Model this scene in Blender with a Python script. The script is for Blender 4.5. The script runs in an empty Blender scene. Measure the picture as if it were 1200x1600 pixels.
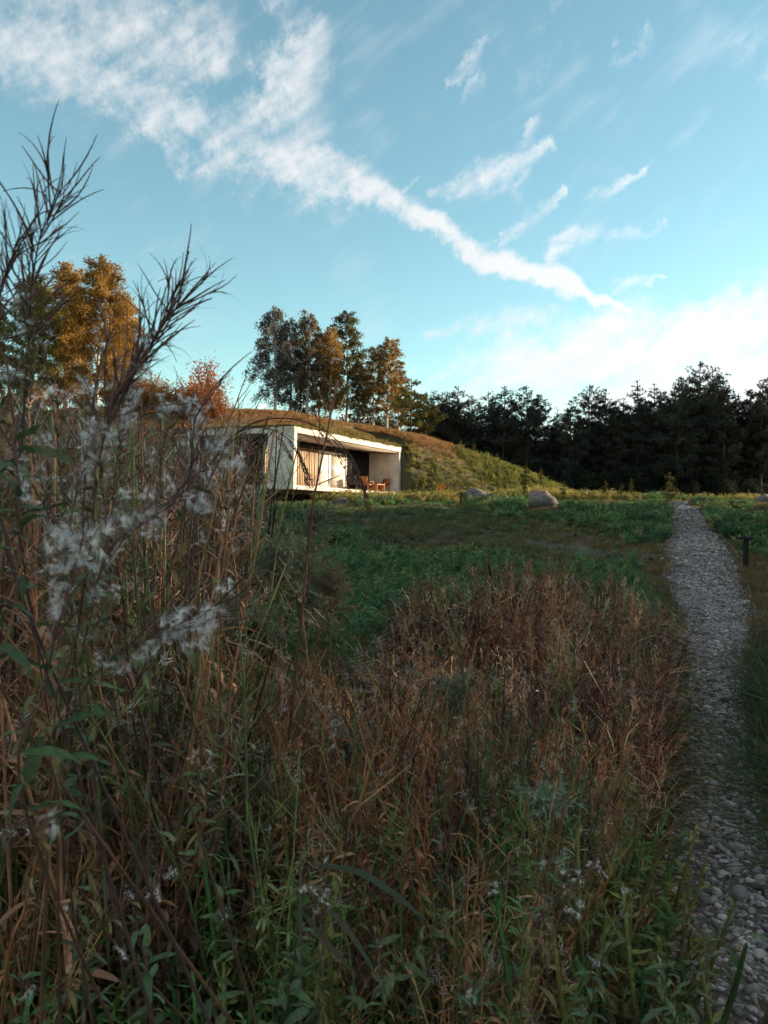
import bpy, math
import numpy as np
from mathutils import Vector, Matrix, Euler, Quaternion
R = math.radians
rng = np.random.default_rng(11)
sc = bpy.context.scene
C = sc.collection

# ------------------------------------------------------------------ camera
EYE, FPX, ROLL = 1.6, 1155.0, R(1.2)
def at(px, py, Y):
    """world point that lies Y metres ahead on the sight line through photo pixel (px, py)"""
    dx, dy = px - 600.0, 800.0 - py
    c, s = math.cos(ROLL), math.sin(ROLL)
    return Vector(((c*dx - s*dy)/FPX*Y, Y, EYE + (s*dx + c*dy)/FPX*Y))
cam_d = bpy.data.cameras.new('camera')
cam = bpy.data.objects.new('camera', cam_d); C.objects.link(cam)
cam.location = (0, 0, EYE)
cam.rotation_euler = (Matrix.Rotation(R(90), 3, 'X') @ Matrix.Rotation(ROLL, 3, 'Z')).to_euler()
cam_d.sensor_fit = 'VERTICAL'; cam_d.sensor_height = 36.0; cam_d.sensor_width = 27.0
cam_d.lens = FPX/1600.0*36.0
cam_d.clip_start = 0.05; cam_d.clip_end = 5000
cam_d.dof.use_dof = True; cam_d.dof.focus_distance = 9.0; cam_d.dof.aperture_fstop = 13.0
sc.camera = cam

# ------------------------------------------------------------------ light
SUN_AZ, SUN_EL = R(71), R(11)          # azimuth clockwise from the view direction (+Y)
sv = Vector((math.sin(SUN_AZ)*math.cos(SUN_EL), math.cos(SUN_AZ)*math.cos(SUN_EL), math.sin(SUN_EL)))
sun_d = bpy.data.lights.new('sun', 'SUN'); sun = bpy.data.objects.new('sun', sun_d); C.objects.link(sun)
sun_d.energy = 5.0; sun_d.angle = R(0.6); sun_d.color = (1.0, 0.79, 0.56)
sun.rotation_euler = sv.to_track_quat('Z', 'Y').to_euler()

sc.view_settings.view_transform = 'Standard'; sc.view_settings.look = 'None'
sc.view_settings.exposure = 1.42; sc.view_settings.gamma = 1.0
sc.view_settings.use_curve_mapping = False
cy = sc.cycles
cy.max_bounces = 6; cy.diffuse_bounces = 3; cy.glossy_bounces = 3; cy.transmission_bounces = 4
cy.transparent_max_bounces = 6; cy.caustics_reflective = False; cy.caustics_refractive = False
cy.use_denoising = True
try: cy.denoiser = 'OPENIMAGEDENOISE'
except Exception: pass
cy.sample_clamp_indirect = 4.0
cy.use_adaptive_sampling = True; cy.adaptive_threshold = 0.03; cy.adaptive_min_samples = 16

class NT:
    """small helper for building node trees"""
    def __init__(s, tree): s.t = tree; s.n = tree.nodes; s.l = tree.links
    def node(s, typ, ins=None, **props):
        n = s.n.new(typ)
        for k, v in props.items(): setattr(n, k, v)
        for k, v in (ins or {}).items(): s.put(n.inputs[k], v)
        return n
    def put(s, sock, v):
        if isinstance(v, bpy.types.NodeSocket): s.l.new(v, sock)
        else: sock.default_value = v
    def math(s, op, a, b=None, c=None, clamp=False):
        n = s.n.new('ShaderNodeMath'); n.operation = op; n.use_clamp = clamp
        for i, v in enumerate((a, b, c)):
            if v is not None: s.put(n.inputs[i], v)
        return n.outputs[0]
    def vmath(s, op, a, b=None, out=0, scale=None):
        n = s.n.new('ShaderNodeVectorMath'); n.operation = op
        s.put(n.inputs[0], a)
        if b is not None: s.put(n.inputs[1], b)
        if scale is not None: s.put(n.inputs['Scale'], scale)
        return n.outputs[out]
    def noise(s, vec, scale, detail=3, rough=.55, out='Fac', dist=0.0, dim='3D'):
        n = s.n.new('ShaderNodeTexNoise'); n.noise_dimensions = dim
        if vec is not None: s.l.new(vec, n.inputs['Vector'])
        n.inputs['Scale'].default_value = scale; n.inputs['Detail'].default_value = detail
        n.inputs['Roughness'].default_value = rough; n.inputs['Distortion'].default_value = dist
        return n.outputs[out]
    def sstep(s, v, lo, hi, a=0.0, b=1.0, kind='SMOOTHSTEP'):
        n = s.n.new('ShaderNodeMapRange'); n.interpolation_type = kind
        s.put(n.inputs['Value'], v); s.put(n.inputs['From Min'], lo); s.put(n.inputs['From Max'], hi)
        s.put(n.inputs['To Min'], a); s.put(n.inputs['To Max'], b)
        return n.outputs[0]
    def mix(s, f, a, b, mode='MIX'):
        n = s.n.new('ShaderNodeMix'); n.data_type = 'RGBA'; n.blend_type = mode
        s.put(n.inputs[0], f); s.put(n.inputs[6], a); s.put(n.inputs[7], b)
        return n.outputs[2]
    def ramp(s, f, stops):
        n = s.n.new('ShaderNodeValToRGB'); e = n.color_ramp.elements
        while len(e) < len(stops): e.new(.5)
        for el, (p, c) in zip(e, stops): el.position = p; el.color = (*c, 1)
        s.l.new(f, n.inputs[0]); return n.outputs[0]

# ------------------------------------------------------------------ sky: physical sky plus a layer of cirrus and an old contrail
world = bpy.data.worlds.new('World'); sc.world = world; world.use_nodes = True
world.cycles.sampling_method = 'MANUAL'; world.cycles.sample_map_resolution = 256
w = NT(world.node_tree); w.n.clear()
sky = w.node('ShaderNodeTexSky', sky_type='NISHITA')
sky.sun_disc = False; sky.sun_elevation = SUN_EL; sky.sun_rotation = SUN_AZ
sky.altitude = 100; sky.air_density = 1.0; sky.dust_density = 0.15; sky.ozone_density = 3.5
dirv = w.node('ShaderNodeTexCoord').outputs['Generated']
sep = w.node('ShaderNodeSeparateXYZ', {0: dirv})
dx, dy, dz = sep.outputs
az = w.math('ARCTAN2', dx, dy)
hor = w.math('SQRT', w.math('ADD', w.math('MULTIPLY', dx, dx), w.math('MULTIPLY', dy, dy)))
el = w.math('ARCTAN2', dz, hor)
p0 = w.node('ShaderNodeCombineXYZ', {0: az, 1: el, 2: 0.0}).outputs[0]
# streak space: along / across the direction of the high wind
rot = w.node('ShaderNodeVectorRotate', {'Vector': p0, 'Axis': (0, 0, 1), 'Angle': R(-32)}, rotation_type='AXIS_ANGLE').outputs[0]
stretch = w.vmath('MULTIPLY', rot, (7.0, 26.0, 1.0))
n_str = w.noise(stretch, 1.0, 3, .6, dim='2D')
def two(scale, detail, rough):
    a_ = w.noise(p0, scale, detail, rough, dim='2D'); b_ = w.noise(w.vmath('ADD', p0, (3.7, 9.1, 0)), scale, detail, rough, dim='2D')
    return w.node('ShaderNodeCombineXYZ', {0: w.math('SUBTRACT', a_, .5), 1: w.math('SUBTRACT', b_, .5), 2: 0.0}).outputs[0], a_
v_big, n_big = two(9.0, 2, .5)
v_fine, n_fine = two(46.0, 5, .70)
warp = w.vmath('ADD', w.vmath('SCALE', v_big, scale=.095), w.vmath('SCALE', v_fine, scale=.05))
pw = w.vmath('ADD', p0, warp)
grp = bpy.data.node_groups.new('cloud_streak', 'ShaderNodeTree')
for nm, st in (('P', 'NodeSocketVector'), ('A', 'NodeSocketVector'), ('BA', 'NodeSocketVector'), ('inv', 'NodeSocketFloat'),
               ('r0', 'NodeSocketFloat'), ('r1', 'NodeSocketFloat'), ('amp', 'NodeSocketFloat')):
    grp.interface.new_socket(nm, in_out='INPUT', socket_type=st)
grp.interface.new_socket('M', in_out='OUTPUT', socket_type='NodeSocketFloat')
g = NT(grp); gi = g.node('NodeGroupInput').outputs; go = g.node('NodeGroupOutput')
pa = g.vmath('SUBTRACT', gi['P'], gi['A'])
hh = g.math('MULTIPLY', g.vmath('DOT_PRODUCT', pa, gi['BA'], out=1), gi['inv'], clamp=True)
dd = g.vmath('LENGTH', g.vmath('SUBTRACT', pa, g.vmath('SCALE', gi['BA'], scale=hh)), out=1)
rr = g.math('MULTIPLY_ADD', hh, g.math('SUBTRACT', gi['r1'], gi['r0']), gi['r0'])
g.l.new(g.math('MULTIPLY', g.sstep(g.math('DIVIDE', dd, rr), 1.0, 0.0), gi['amp']), go.inputs[0])
def sky_angles(px, py):
    v = at(px, py, 1.0) - Vector((0, 0, EYE))
    return math.atan2(v.x, v.y), math.atan2(v.z, math.hypot(v.x, v.y))
total = None
def streak(pts, amps, src):
    """pts: (px, py, radius px) along the cloud, on the photo's scale"""
    global total
    for (x0, y0, r0), (x1, y1, r1), a in zip(pts[:-1], pts[1:], amps):
        a0, e0 = sky_angles(x0, y0); a1, e1 = sky_angles(x1, y1)
        ba = (a1-a0, e1-e0, 0)
        n = w.n.new('ShaderNodeGroup'); n.node_tree = grp
        w.l.new(src, n.inputs['P']); n.inputs['A'].default_value = (a0, e0, 0); n.inputs['BA'].default_value = ba
        n.inputs['inv'].default_value = 1.0/max(1e-6, ba[0]**2 + ba[1]**2)
        n.inputs['r0'].default_value = r0/1155.; n.inputs['r1'].default_value = r1/1155.; n.inputs['amp'].default_value = a
        total = n.outputs[0] if total is None else w.math('MAXIMUM', total, n.outputs[0])
pw_s = w.vmath('ADD', p0, w.vmath('SCALE', warp, scale=.5))
streak([(975, 490, 9), (880, 448, 23), (760, 396, 29), (640, 340, 34), (560, 295, 44)], [1.6, 1.55, 1.45, 1.35], pw_s)
streak([(560, 295, 66), (470, 262, 80), (400, 230, 95), (290, 175, 80), (180, 120, 80), (40, 70, 95), (-90, 20, 110)], [1.0, .95, .9, .8, .75, .75], pw)
streak([(400, 230, 80), (450, 150, 95), (490, 70, 75), (450, -20, 70)], [.95, .9, .6], pw)
streak([(60, -20, 110), (200, 20, 120), (340, 40, 70)], [.8, .75], pw)
streak([(240, 190, 60), (290, 260, 30)], [.7], pw)
streak([(560, 300, 35), (440, 290, 25)], [.7], pw)
streak([(695, 140, 10), (730, 110, 26), (765, 65, 10)], [.5, .6], pw_s)
streak([(665, 310, 12), (760, 275, 40), (860, 225, 18)], [.6, .85], pw_s)
streak([(800, 300, 24), (815, 240, 26), (838, 178, 16)], [.6, .65], pw_s)
streak([(780, 375, 14), (830, 345, 30), (888, 308, 10)], [.65, .65], pw_s)
streak([(860, 385, 18), (940, 372, 26), (1045, 348, 10)], [.55, .5], pw_s)
streak([(920, 322, 10), (960, 300, 18), (1002, 278, 9)], [.55, .6], pw_s)
streak([(945, 458, 8), (985, 438, 17), (1022, 418, 7)], [.7, .6], pw_s)
streak([(835, 425, 20), (865, 398, 24), (900, 395, 8)], [.8, .6], pw_s)
streak([(600, 330, 14), (648, 276, 8)], [.7], pw_s)
streak([(810, 100, 30), (870, 40, 40), (900, 0, 30)], [.36, .33], pw)
streak([(960, 90, 16), (1015, 45, 22)], [.4], pw)
streak([(720, 170, 26), (745, 150, 22)], [.33], pw)
streak([(660, 525, 20), (740, 508, 40), (850, 500, 40), (930, 520, 60)], [.65, .75, .8], pw_s)
streak([(700, 590, 60), (820, 570, 100), (960, 550, 115), (1120, 520, 100), (1290, 490, 110)], [.7, 1.15, 1.3, 1.15, .9], pw)
streak([(620, 640, 60), (1000, 640, 120), (1400, 610, 120)], [.7, 1.3, 1.1], pw)
streak([(1190, 90, 60), (1260, 40, 60)], [.3], pw)
fine = w.math('ADD', w.math('MULTIPLY', w.math('SUBTRACT', n_str, .5), 1.5), w.math('MULTIPLY', w.math('SUBTRACT', n_fine, .5), 1.0))
dens = w.math('MULTIPLY', w.sstep(w.math('ADD', total, w.math('MULTIPLY', fine, w.sstep(total, 0.02, .45))), .05, 1.5), .93)
veil = w.sstep(w.math('ADD', n_str, w.math('MULTIPLY', w.math('SUBTRACT', n_big, .5), .8)), .52, 1.1, 0.0, .26)
cirrus = w.sstep(w.math('ADD', w.math('MULTIPLY', n_str, .5), w.math('MULTIPLY', n_big, .7)), .42, .86, 0.0, .9)
# cloud brightness follows the sun: forward scattering makes the side towards it glow
cosun = w.vmath('DOT_PRODUCT', dirv, tuple(sv), out=1)
glow = w.math('POWER', w.math('MAXIMUM', cosun, 0.0), 3.0)
cl_gain = w.math('MULTIPLY_ADD', glow, 2.0, 2.9)
cl_col = w.mix(1.0, (.98, .99, 1.0, 1), w.node('ShaderNodeCombineXYZ', {0: cl_gain, 1: cl_gain, 2: cl_gain}).outputs[0], 'MULTIPLY')
tint = w.mix(1.0, sky.outputs[0], (1.36, 1.25, .83, 1), 'MULTIPLY')
above = w.sstep(dz, -.02, .02)
with_veil = w.mix(w.math('MULTIPLY', veil, above), tint, cl_col)
with_cirrus = w.mix(w.math('MULTIPLY', cirrus, above), tint, cl_col)
with_cloud = w.mix(w.math('MULTIPLY', dens, above), with_veil, cl_col)
bg1 = w.node('ShaderNodeBackground', {'Color': with_cirrus, 'Strength': 0.12})
bg2 = w.node('ShaderNodeBackground', {'Color': with_cloud, 'Strength': 0.12})
# the big cirrus bank covers only the part of the sky ahead; skip its maths elsewhere
fac = w.math('MULTIPLY', w.math('MULTIPLY', w.sstep(az, -.72, -.5), w.sstep(az, .8, .55)), w.math('MULTIPLY', w.sstep(el, .8, .62), w.sstep(dy, .05, .3)))
mx = w.node('ShaderNodeMixShader', {0: fac, 1: bg1.outputs[0], 2: bg2.outputs[0]})
w.l.new(mx.outputs[0], w.node('ShaderNodeOutputWorld').inputs[0])

# ------------------------------------------------------------------ mesh helpers
def nrm(v): return v/np.maximum(np.linalg.norm(v, axis=-1, keepdims=True), 1e-9)
class MB:
    """collects polygons and links them as one mesh"""
    def __init__(s): s.v = []; s.f = []; s.m = []; s.n = 0
    def add(s, v, f, m=0):
        v = np.asarray(v, float).reshape(-1, 3); f = np.asarray(f, int)
        s.v.append(v); s.f.append(f + s.n); s.m.append(np.full(len(f), m)); s.n += len(v)
    def box(s, x0, x1, y0, y1, z0, z1, m=0):
        v = [(x, y, z) for z in (z0, z1) for y in (y0, y1) for x in (x0, x1)]
        s.add(v, [(0, 2, 3, 1), (4, 5, 7, 6), (0, 1, 5, 4), (2, 6, 7, 3), (0, 4, 6, 2), (1, 3, 7, 5)], m)
    def tube(s, pts, rad, k=5, m=0, cap=True):
        pts = np.asarray(pts, float); n = len(pts); rad = np.broadcast_to(np.asarray(rad, float), (n,))
        d = nrm(np.gradient(pts, axis=0)); up = np.array([0, 0, 1.]) if abs(d[:, 2]).mean() < .9 else np.array([1., 0, 0])
        a = nrm(np.cross(d, up)); b = np.cross(d, a)
        th = np.arange(k)*2*np.pi/k
        ring = pts[:, None] + rad[:, None, None]*(np.cos(th)[None, :, None]*a[:, None] + np.sin(th)[None, :, None]*b[:, None])
        i = np.arange(n-1)[:, None]*k; j = np.arange(k)[None]; j2 = (j+1) % k
        s.add(ring.reshape(-1, 3), np.stack([i+j, i+j2, i+k+j2, i+k+j], -1).reshape(-1, 4), m)
        if cap:
            s.f.append(np.array([np.arange(k)[::-1]]) + s.n - n*k); s.m.append(np.array([m]))
            s.f.append(np.array([np.arange(k)]) + s.n - k); s.m.append(np.array([m]))
    def ribbon(s, pts, width, side, m=0, fold=0.0):
        """flat blade along pts; fold lifts the two margins above the midrib"""
        pts = np.asarray(pts, float); n = len(pts); width = np.broadcast_to(np.asarray(width, float), (n,))
        d = nrm(np.gradient(pts, axis=0)); sd = nrm(np.cross(np.cross(d, side), d)); up = np.cross(sd, d)
        L = pts - sd*width[:, None]/2 + up*(fold*width)[:, None]; Rr = pts + sd*width[:, None]/2 + up*(fold*width)[:, None]
        if fold:
            v = np.stack([L, pts, Rr], 1).reshape(-1, 3); i = np.arange(n-1)*3
            f = np.concatenate([np.stack([i, i+1, i+4, i+3], -1), np.stack([i+1, i+2, i+5, i+4], -1)])
        else:
            v = np.stack([L, Rr], 1).reshape(-1, 3); i = np.arange(n-1)*2
            f = np.stack([i, i+1, i+3, i+2], -1)
        s.add(v, f, m)
    def quads(s, c, u, v, m=0):
        """rhombic leaves: centres c, half axes u (long) and v (wide)"""
        n = len(c); P = np.stack([c-u, c-v*1.0+u*.1, c+u, c+v+u*.1], 1).reshape(-1, 3)
        s.add(P, np.arange(n*4).reshape(n, 4), m)
    def spikes(s, c, r, k, rg, wid=.22, up=.35, m=0):
        """needle sprays: k thin triangles leaving each centre"""
        n = len(c); d = rg.normal(size=(n, k, 3)); d[..., 2] += up; d = nrm(d)
        sd = nrm(np.cross(d, rg.normal(size=(n, k, 3))))
        rr = np.asarray(r).reshape(-1, 1, 1)*rg.uniform(.6, 1.15, (n, k, 1)); cc = c[:, None, :]
        P = np.stack([cc + sd*rr*wid/2 + d*rr*.05, cc - sd*rr*wid/2 + d*rr*.05, cc + d*rr], 2).reshape(-1, 3)
        s.add(P, np.arange(n*k*3).reshape(-1, 3), m)
    def mesh(s, name, mats, smooth=False):
        me = bpy.data.meshes.new(name)
        v = np.concatenate(s.v) if s.v else np.zeros((0, 3))
        me.vertices.add(len(v)); me.vertices.foreach_set('co', v.astype(np.float32).ravel())
        lt = np.concatenate([np.full(len(f), f.shape[1]) for f in s.f]); lv = np.concatenate([f.ravel() for f in s.f])
        me.loops.add(len(lv)); me.loops.foreach_set('vertex_index', lv.astype(np.int32))
        me.polygons.add(len(lt)); me.polygons.foreach_set('loop_start', np.concatenate([[0], np.cumsum(lt)[:-1]]).astype(np.int32))
        me.polygons.foreach_set('material_index', np.concatenate(s.m).astype(np.int32))
        if smooth: me.polygons.foreach_set('use_smooth', np.ones(len(lt), bool))
        for m in (mats if isinstance(mats, (list, tuple)) else [mats]): me.materials.append(m)
        me.update(calc_edges=True); me.validate()
        return me
def obj(name, me, parent=None, loc=None, rot=None, scale=None, color=None):
    o = bpy.data.objects.new(name, me); C.objects.link(o)
    if parent is not None: o.parent = parent
    if loc is not None: o.location = loc
    if rot is not None: o.rotation_euler = rot
    if scale is not None: o.scale = scale if hasattr(scale, '__len__') else (scale,)*3
    if color is not None: o.color = (*color, 1)
    return o
def tag(o, label=None, cat=None, group=None, kind=None):
    if label: o['label'] = label
    if cat: o['category'] = cat
    if group: o['group'] = group
    if kind: o['kind'] = kind
    return o
def thing(name, label, cat, loc=(0, 0, 0), rz=0.0, group=None, scale=1.0):
    return tag(obj(name, None, None, loc, (0, 0, rz), scale), label, cat, group)

# ------------------------------------------------------------------ materials
def new_mat(name):
    m = bpy.data.materials.new(name); m.use_nodes = True
    t = NT(m.node_tree); t.n.clear(); return m, t
def finish(t, shader, bump=None):
    t.l.new(shader, t.node('ShaderNodeOutputMaterial').inputs[0])
def leafy(name, source='object', trans=.35, rough=.6, var=.35, vscale=1.5, spec=0.0, base=None, mottle=None):
    """plant matter: colour from the object, the scattered instance or a constant, with noise, gloss and light passing through"""
    m, t = new_mat(name)
    oi = t.node('ShaderNodeObjectInfo')
    if source == 'object': col = oi.outputs['Color']
    elif source == 'inst': col = t.node('ShaderNodeAttribute', attribute_type='INSTANCER', attribute_name='col').outputs['Color']
    else: col = None
    if base is not None: col = t.node('ShaderNodeRGB').outputs[0]; col.default_value = (*base, 1)
    tc = t.node('ShaderNodeTexCoord').outputs['Object']
    n = t.noise(tc, vscale, 2, .65)
    k = t.sstep(n, .3, .7, 1-var, 1+var, 'LINEAR')
    k = t.math('MULTIPLY', k, t.sstep(oi.outputs['Random'], 0, 1, .8, 1.2, 'LINEAR'))
    rgb = t.vmath('SCALE', col, scale=k)
    if mottle is not None:
        f = t.sstep(t.noise(tc, vscale*3.1, 3, .6), .52, .66)
        rgb = t.mix(t.math('MULTIPLY', f, .75), rgb, (*mottle, 1))
    if spec > 0: p = t.node('ShaderNodeBsdfPrincipled', {'Base Color': rgb, 'Roughness': rough, 'Specular IOR Level': spec})
    else: p = t.node('ShaderNodeBsdfDiffuse', {'Color': rgb})
    if trans > 0:
        tr = t.node('ShaderNodeBsdfTranslucent', {'Color': rgb})
        finish(t, t.node('ShaderNodeMixShader', {0: trans, 1: p.outputs[0], 2: tr.outputs[0]}).outputs[0])
    else: finish(t, p.outputs[0])
    return m
def solid(name, c0, c1=None, scale=4.0, rough=.7, bump=.0, bscale=30.0, metallic=0.0, spec=.3, stretch=None, detail=5, lo=.35, hi=.65):
    m, t = new_mat(name); tc = t.node('ShaderNodeTexCoord').outputs['Object']
    v = tc if stretch is None else t.vmath('MULTIPLY', tc, stretch)
    col = t.mix(t.sstep(t.noise(v, scale, detail, .62), lo, hi), (*c0, 1), (*(c1 or c0), 1))
    p = t.node('ShaderNodeBsdfPrincipled', {'Base Color': col, 'Roughness': rough, 'Metallic': metallic, 'Specular IOR Level': spec})
    if bump:
        b = t.node('ShaderNodeBump', {'Height': t.noise(v, bscale, 5, .65), 'Strength': bump, 'Distance': .02})
        t.l.new(b.outputs[0], p.inputs['Normal'])
    finish(t, p.outputs[0]); return m

M = {}
M['concrete'] = solid('concrete', (.66, .60, .54), (.50, .455, .41), 1.3, .85, .25, 18, detail=7)
def concrete_mat():
    m, t = new_mat('weathered_concrete'); tc = t.node('ShaderNodeTexCoord').outputs['Object']
    col = t.mix(t.sstep(t.noise(tc, 1.3, 6, .62), .35, .65), (.70, .615, .52, 1), (.54, .475, .405, 1))
    col = t.mix(t.sstep(t.noise(t.vmath('MULTIPLY', tc, (3.2, 3.2, .35)), 1.5, 4, .6), .52, .75, 0, .45), col, (.30, .27, .24, 1))
    sx = t.node('ShaderNodeSeparateXYZ', {0: tc}).outputs
    jt = t.sstep(t.math('ABSOLUTE', t.math('SUBTRACT', t.math('FRACT', t.math('MULTIPLY', sx[2], 1.6)), .5)), .0, .035, .8, 0)
    col = t.mix(t.math('MULTIPLY', jt, .5), col, (.33, .30, .27, 1))
    p = t.node('ShaderNodeBsdfPrincipled', {'Base Color': col, 'Roughness': .85})
    b = t.node('ShaderNodeBump', {'Height': t.math('SUBTRACT', t.noise(tc, 18, 5, .65), jt), 'Strength': .35, 'Distance': .02}); t.l.new(b.outputs[0], p.inputs['Normal'])
    finish(t, p.outputs[0]); return m
M['concrete'] = concrete_mat()
M['soffit'] = solid('soffit', (.36, .30, .24), (.30, .25, .20), 2, .85, .2, 18)
M['dark'] = solid('dark_stain_and_shade', (.012, .011, .012), (.02, .018, .017), 3, .8)  # dark wall stain; also paints the strip of shade under the roof
M['slat'] = solid('slat_wood', (.48, .36, .24), (.30, .20, .12), 3, .7, .2, 20, stretch=(6, 6, .4))
M['frame_white'] = solid('frame_paint', (.78, .74, .68), (.7, .66, .6), 5, .5)
M['chair_wood'] = solid('chair_wood', (.42, .17, .06), (.30, .11, .04), 9, .5, stretch=(1, 1, 4))
M['chair_dark'] = solid('chair_dark', (.03, .022, .02), (.05, .035, .03), 9, .5)
M['rust'] = solid('rusted_steel', (.016, .009, .008), (.010, .007, .007), 14, .75, .2, 60)
M['bark_pine'] = solid('bark_pine', (.05, .036, .028), (.09, .052, .034), 1.2, .9, .6, 9, stretch=(3, 3, .7))
M['bark_birch'] = solid('bark_birch', (.62, .58, .52), (.05, .045, .04), 2.2, .8, .3, 12, stretch=(1.2, 1.2, 5), lo=.5, hi=.62)
M['crown'] = leafy('crown_leaves', 'object', .38, .55, .4, .7)
M['needles'] = leafy('needles', 'object', .12, .6, .45, .45)
def glass_mat():
    m, t = new_mat('mirror_glass')
    g = t.node('ShaderNodeBsdfGlossy', {'Color': (.95, .93, .9, 1), 'Roughness': .06})
    tc = t.node('ShaderNodeTexCoord').outputs['Object']
    d = t.node('ShaderNodeBsdfPrincipled', {'Base Color': (.62, .56, .47, 1), 'Roughness': .6})   # pale diffuse base standing in for the bright sky reflection
    finish(t, t.node('ShaderNodeMixShader', {0: .28, 1: d.outputs[0], 2: g.outputs[0]}).outputs[0]); return m
M['glass'] = glass_mat()
def granite(name, a, b, spot):
    m, t = new_mat(name); tc = t.node('ShaderNodeTexCoord').outputs['Object']
    col = t.mix(t.sstep(t.noise(tc, 1.6, 6, .65), .35, .65), (*a, 1), (*b, 1))
    col = t.mix(t.sstep(t.noise(tc, 24, 3, .7), .55, .68), col, (*spot, 1))
    col = t.mix(t.sstep(t.noise(tc, 5, 5, .7), .6, .7, 0, .5), col, (.17, .17, .13, 1))
    p = t.node('ShaderNodeBsdfPrincipled', {'Base Color': col, 'Roughness': .9})
    bp = t.node('ShaderNodeBump', {'Height': t.noise(tc, 7, 8, .7), 'Strength': .6, 'Distance': .06}); t.l.new(bp.outputs[0], p.inputs['Normal'])
    finish(t, p.outputs[0]); return m
M['granite'] = granite('granite_grey', (.155, .125, .108), (.075, .066, .062), (.24, .20, .18))
M['granite_red'] = granite('granite_red', (.26, .13, .09), (.18, .11, .09), (.33, .25, .2))

# ------------------------------------------------------------------ terrain
_py = np.array([-80, -10, 0, 5, 10, 14.7, 20, 30, 40, 60, 90, 150, 400, 1000, 3000.])
_pz = np.array([-.5, -.05, 0, .1, .3, .57, .95, 1.75, 2.42, 2.9, 3.4, 4.0, 6, 9, 20.])
_yy = np.arange(-80, 400, .5); _zz = np.interp(_yy, _py, _pz)
_ker = np.hanning(11); _ker /= _ker.sum(); _zs = np.convolve(np.pad(_zz, 5, 'edge'), _ker, 'valid')
def base(x, y):
    x = np.asarray(x, float); y = np.asarray(y, float)
    z = np.where(y < 395, np.interp(y, _yy, _zs), np.interp(y, _py, _pz))
    k = np.clip((y-4)/12, 0, 1)*np.clip(1-np.abs(y)/300, 0, 1)
    t_h, q_h = to_tw(x, y); z = z-.26*np.exp(-((t_h-5.5)/8)**4-((q_h+1.5)/5)**2)
    return z + k*(.07*np.sin(x*.55+y*.23) + .05*np.sin(x*1.3-y*.9+1) + .03*np.sin(x*2.9+y*2.1))
HA = (-4.28, 34.6); HB = R(63); TX, TY = math.cos(HB), math.sin(HB)      # house corner and the line of its front
HL, HZ, HT = 11.6, 2.58, 5.55
def to_tw(x, y): dx, dy = x-HA[0], y-HA[1]; return dx*TX+dy*TY, -dx*TY+dy*TX
def from_tw(t, q): return HA[0]+t*TX-q*TY, HA[1]+t*TY+q*TX
def sst(x, a, b): u = np.clip((x-a)/(b-a), 0, 1); return u*u*(3-2*u)
def hill_z(x, y, t=None, q=None):
    """top of the grassy mound that is heaped over the house; well below the ground where there is none"""
    if t is None: t, q = to_tw(x, y)
    d = np.hypot(x+14, y-60)
    f = 6.2*np.maximum(0, 1-(d/30)**2.2) - .9*(d > 30)
    f = f + .05*np.sin(x*.8+y*.5)*(f > .5) + .03*np.sin(x*1.9-y*1.4)*(f > .5)
    front = 1-sst(-q, 0, 1.0+np.maximum(0, t-HL)*1.15)
    front = np.where((q < -1e-6) & (t < HL-1e-6), 0, front)
    left = np.where(t < -1e-6, sst(q, 5, 11), 1.0)
    f = f*front*left
    z = base(x, y)+f - .35*(1-np.clip(f/.5, 0, 1))
    on = (t >= -1e-6) & (t <= HL+3) & (q >= -1e-6) & (q < 9.5)
    roof = HT+.05+.04*np.sin(t*3)+.02*np.sin(t*7+q*3) - np.maximum(0, t-HL)*1.1
    z = np.where(on, np.maximum(z, roof), z)
    z = np.where(on & (q < 5), np.minimum(z, roof+.30*q+.25*np.maximum(0, t-HL)), z)
    return z
def ground_z(x, y): return np.maximum(base(x, y), hill_z(x, y))
PATH = np.array([(1.1, -1.5), (1.05, 1.0), (1.28, 2.2), (1.50, 3.1), (1.86, 4.0), (2.64, 5.8), (3.74, 8.2), (4.77, 10.6), (6.35, 14.7), (9.3, 22), (12.2, 30), (15.7, 39.5), (17.2, 43), (19.5, 46), (24, 49), (33, 53)])
_ps = np.linspace(-1.5, 53, 400); PATHX = np.interp(_ps, PATH[:, 1], PATH[:, 0])
_k2 = np.hanning(25); _k2 /= _k2.sum(); PATHX = np.convolve(np.pad(PATHX, 12, 'reflect', reflect_type='odd'), _k2, 'valid')
def path_c(y): return np.interp(y, _ps, PATHX)
def path_hw(y): return np.interp(y, [0, 2.6, 3.6, 6.2, 9, 15, 42], [.42, .36, .22, .24, .42, .68, .66])
def path_off(x, y): return (x-path_c(y))*.915       # signed distance across the path

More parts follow.
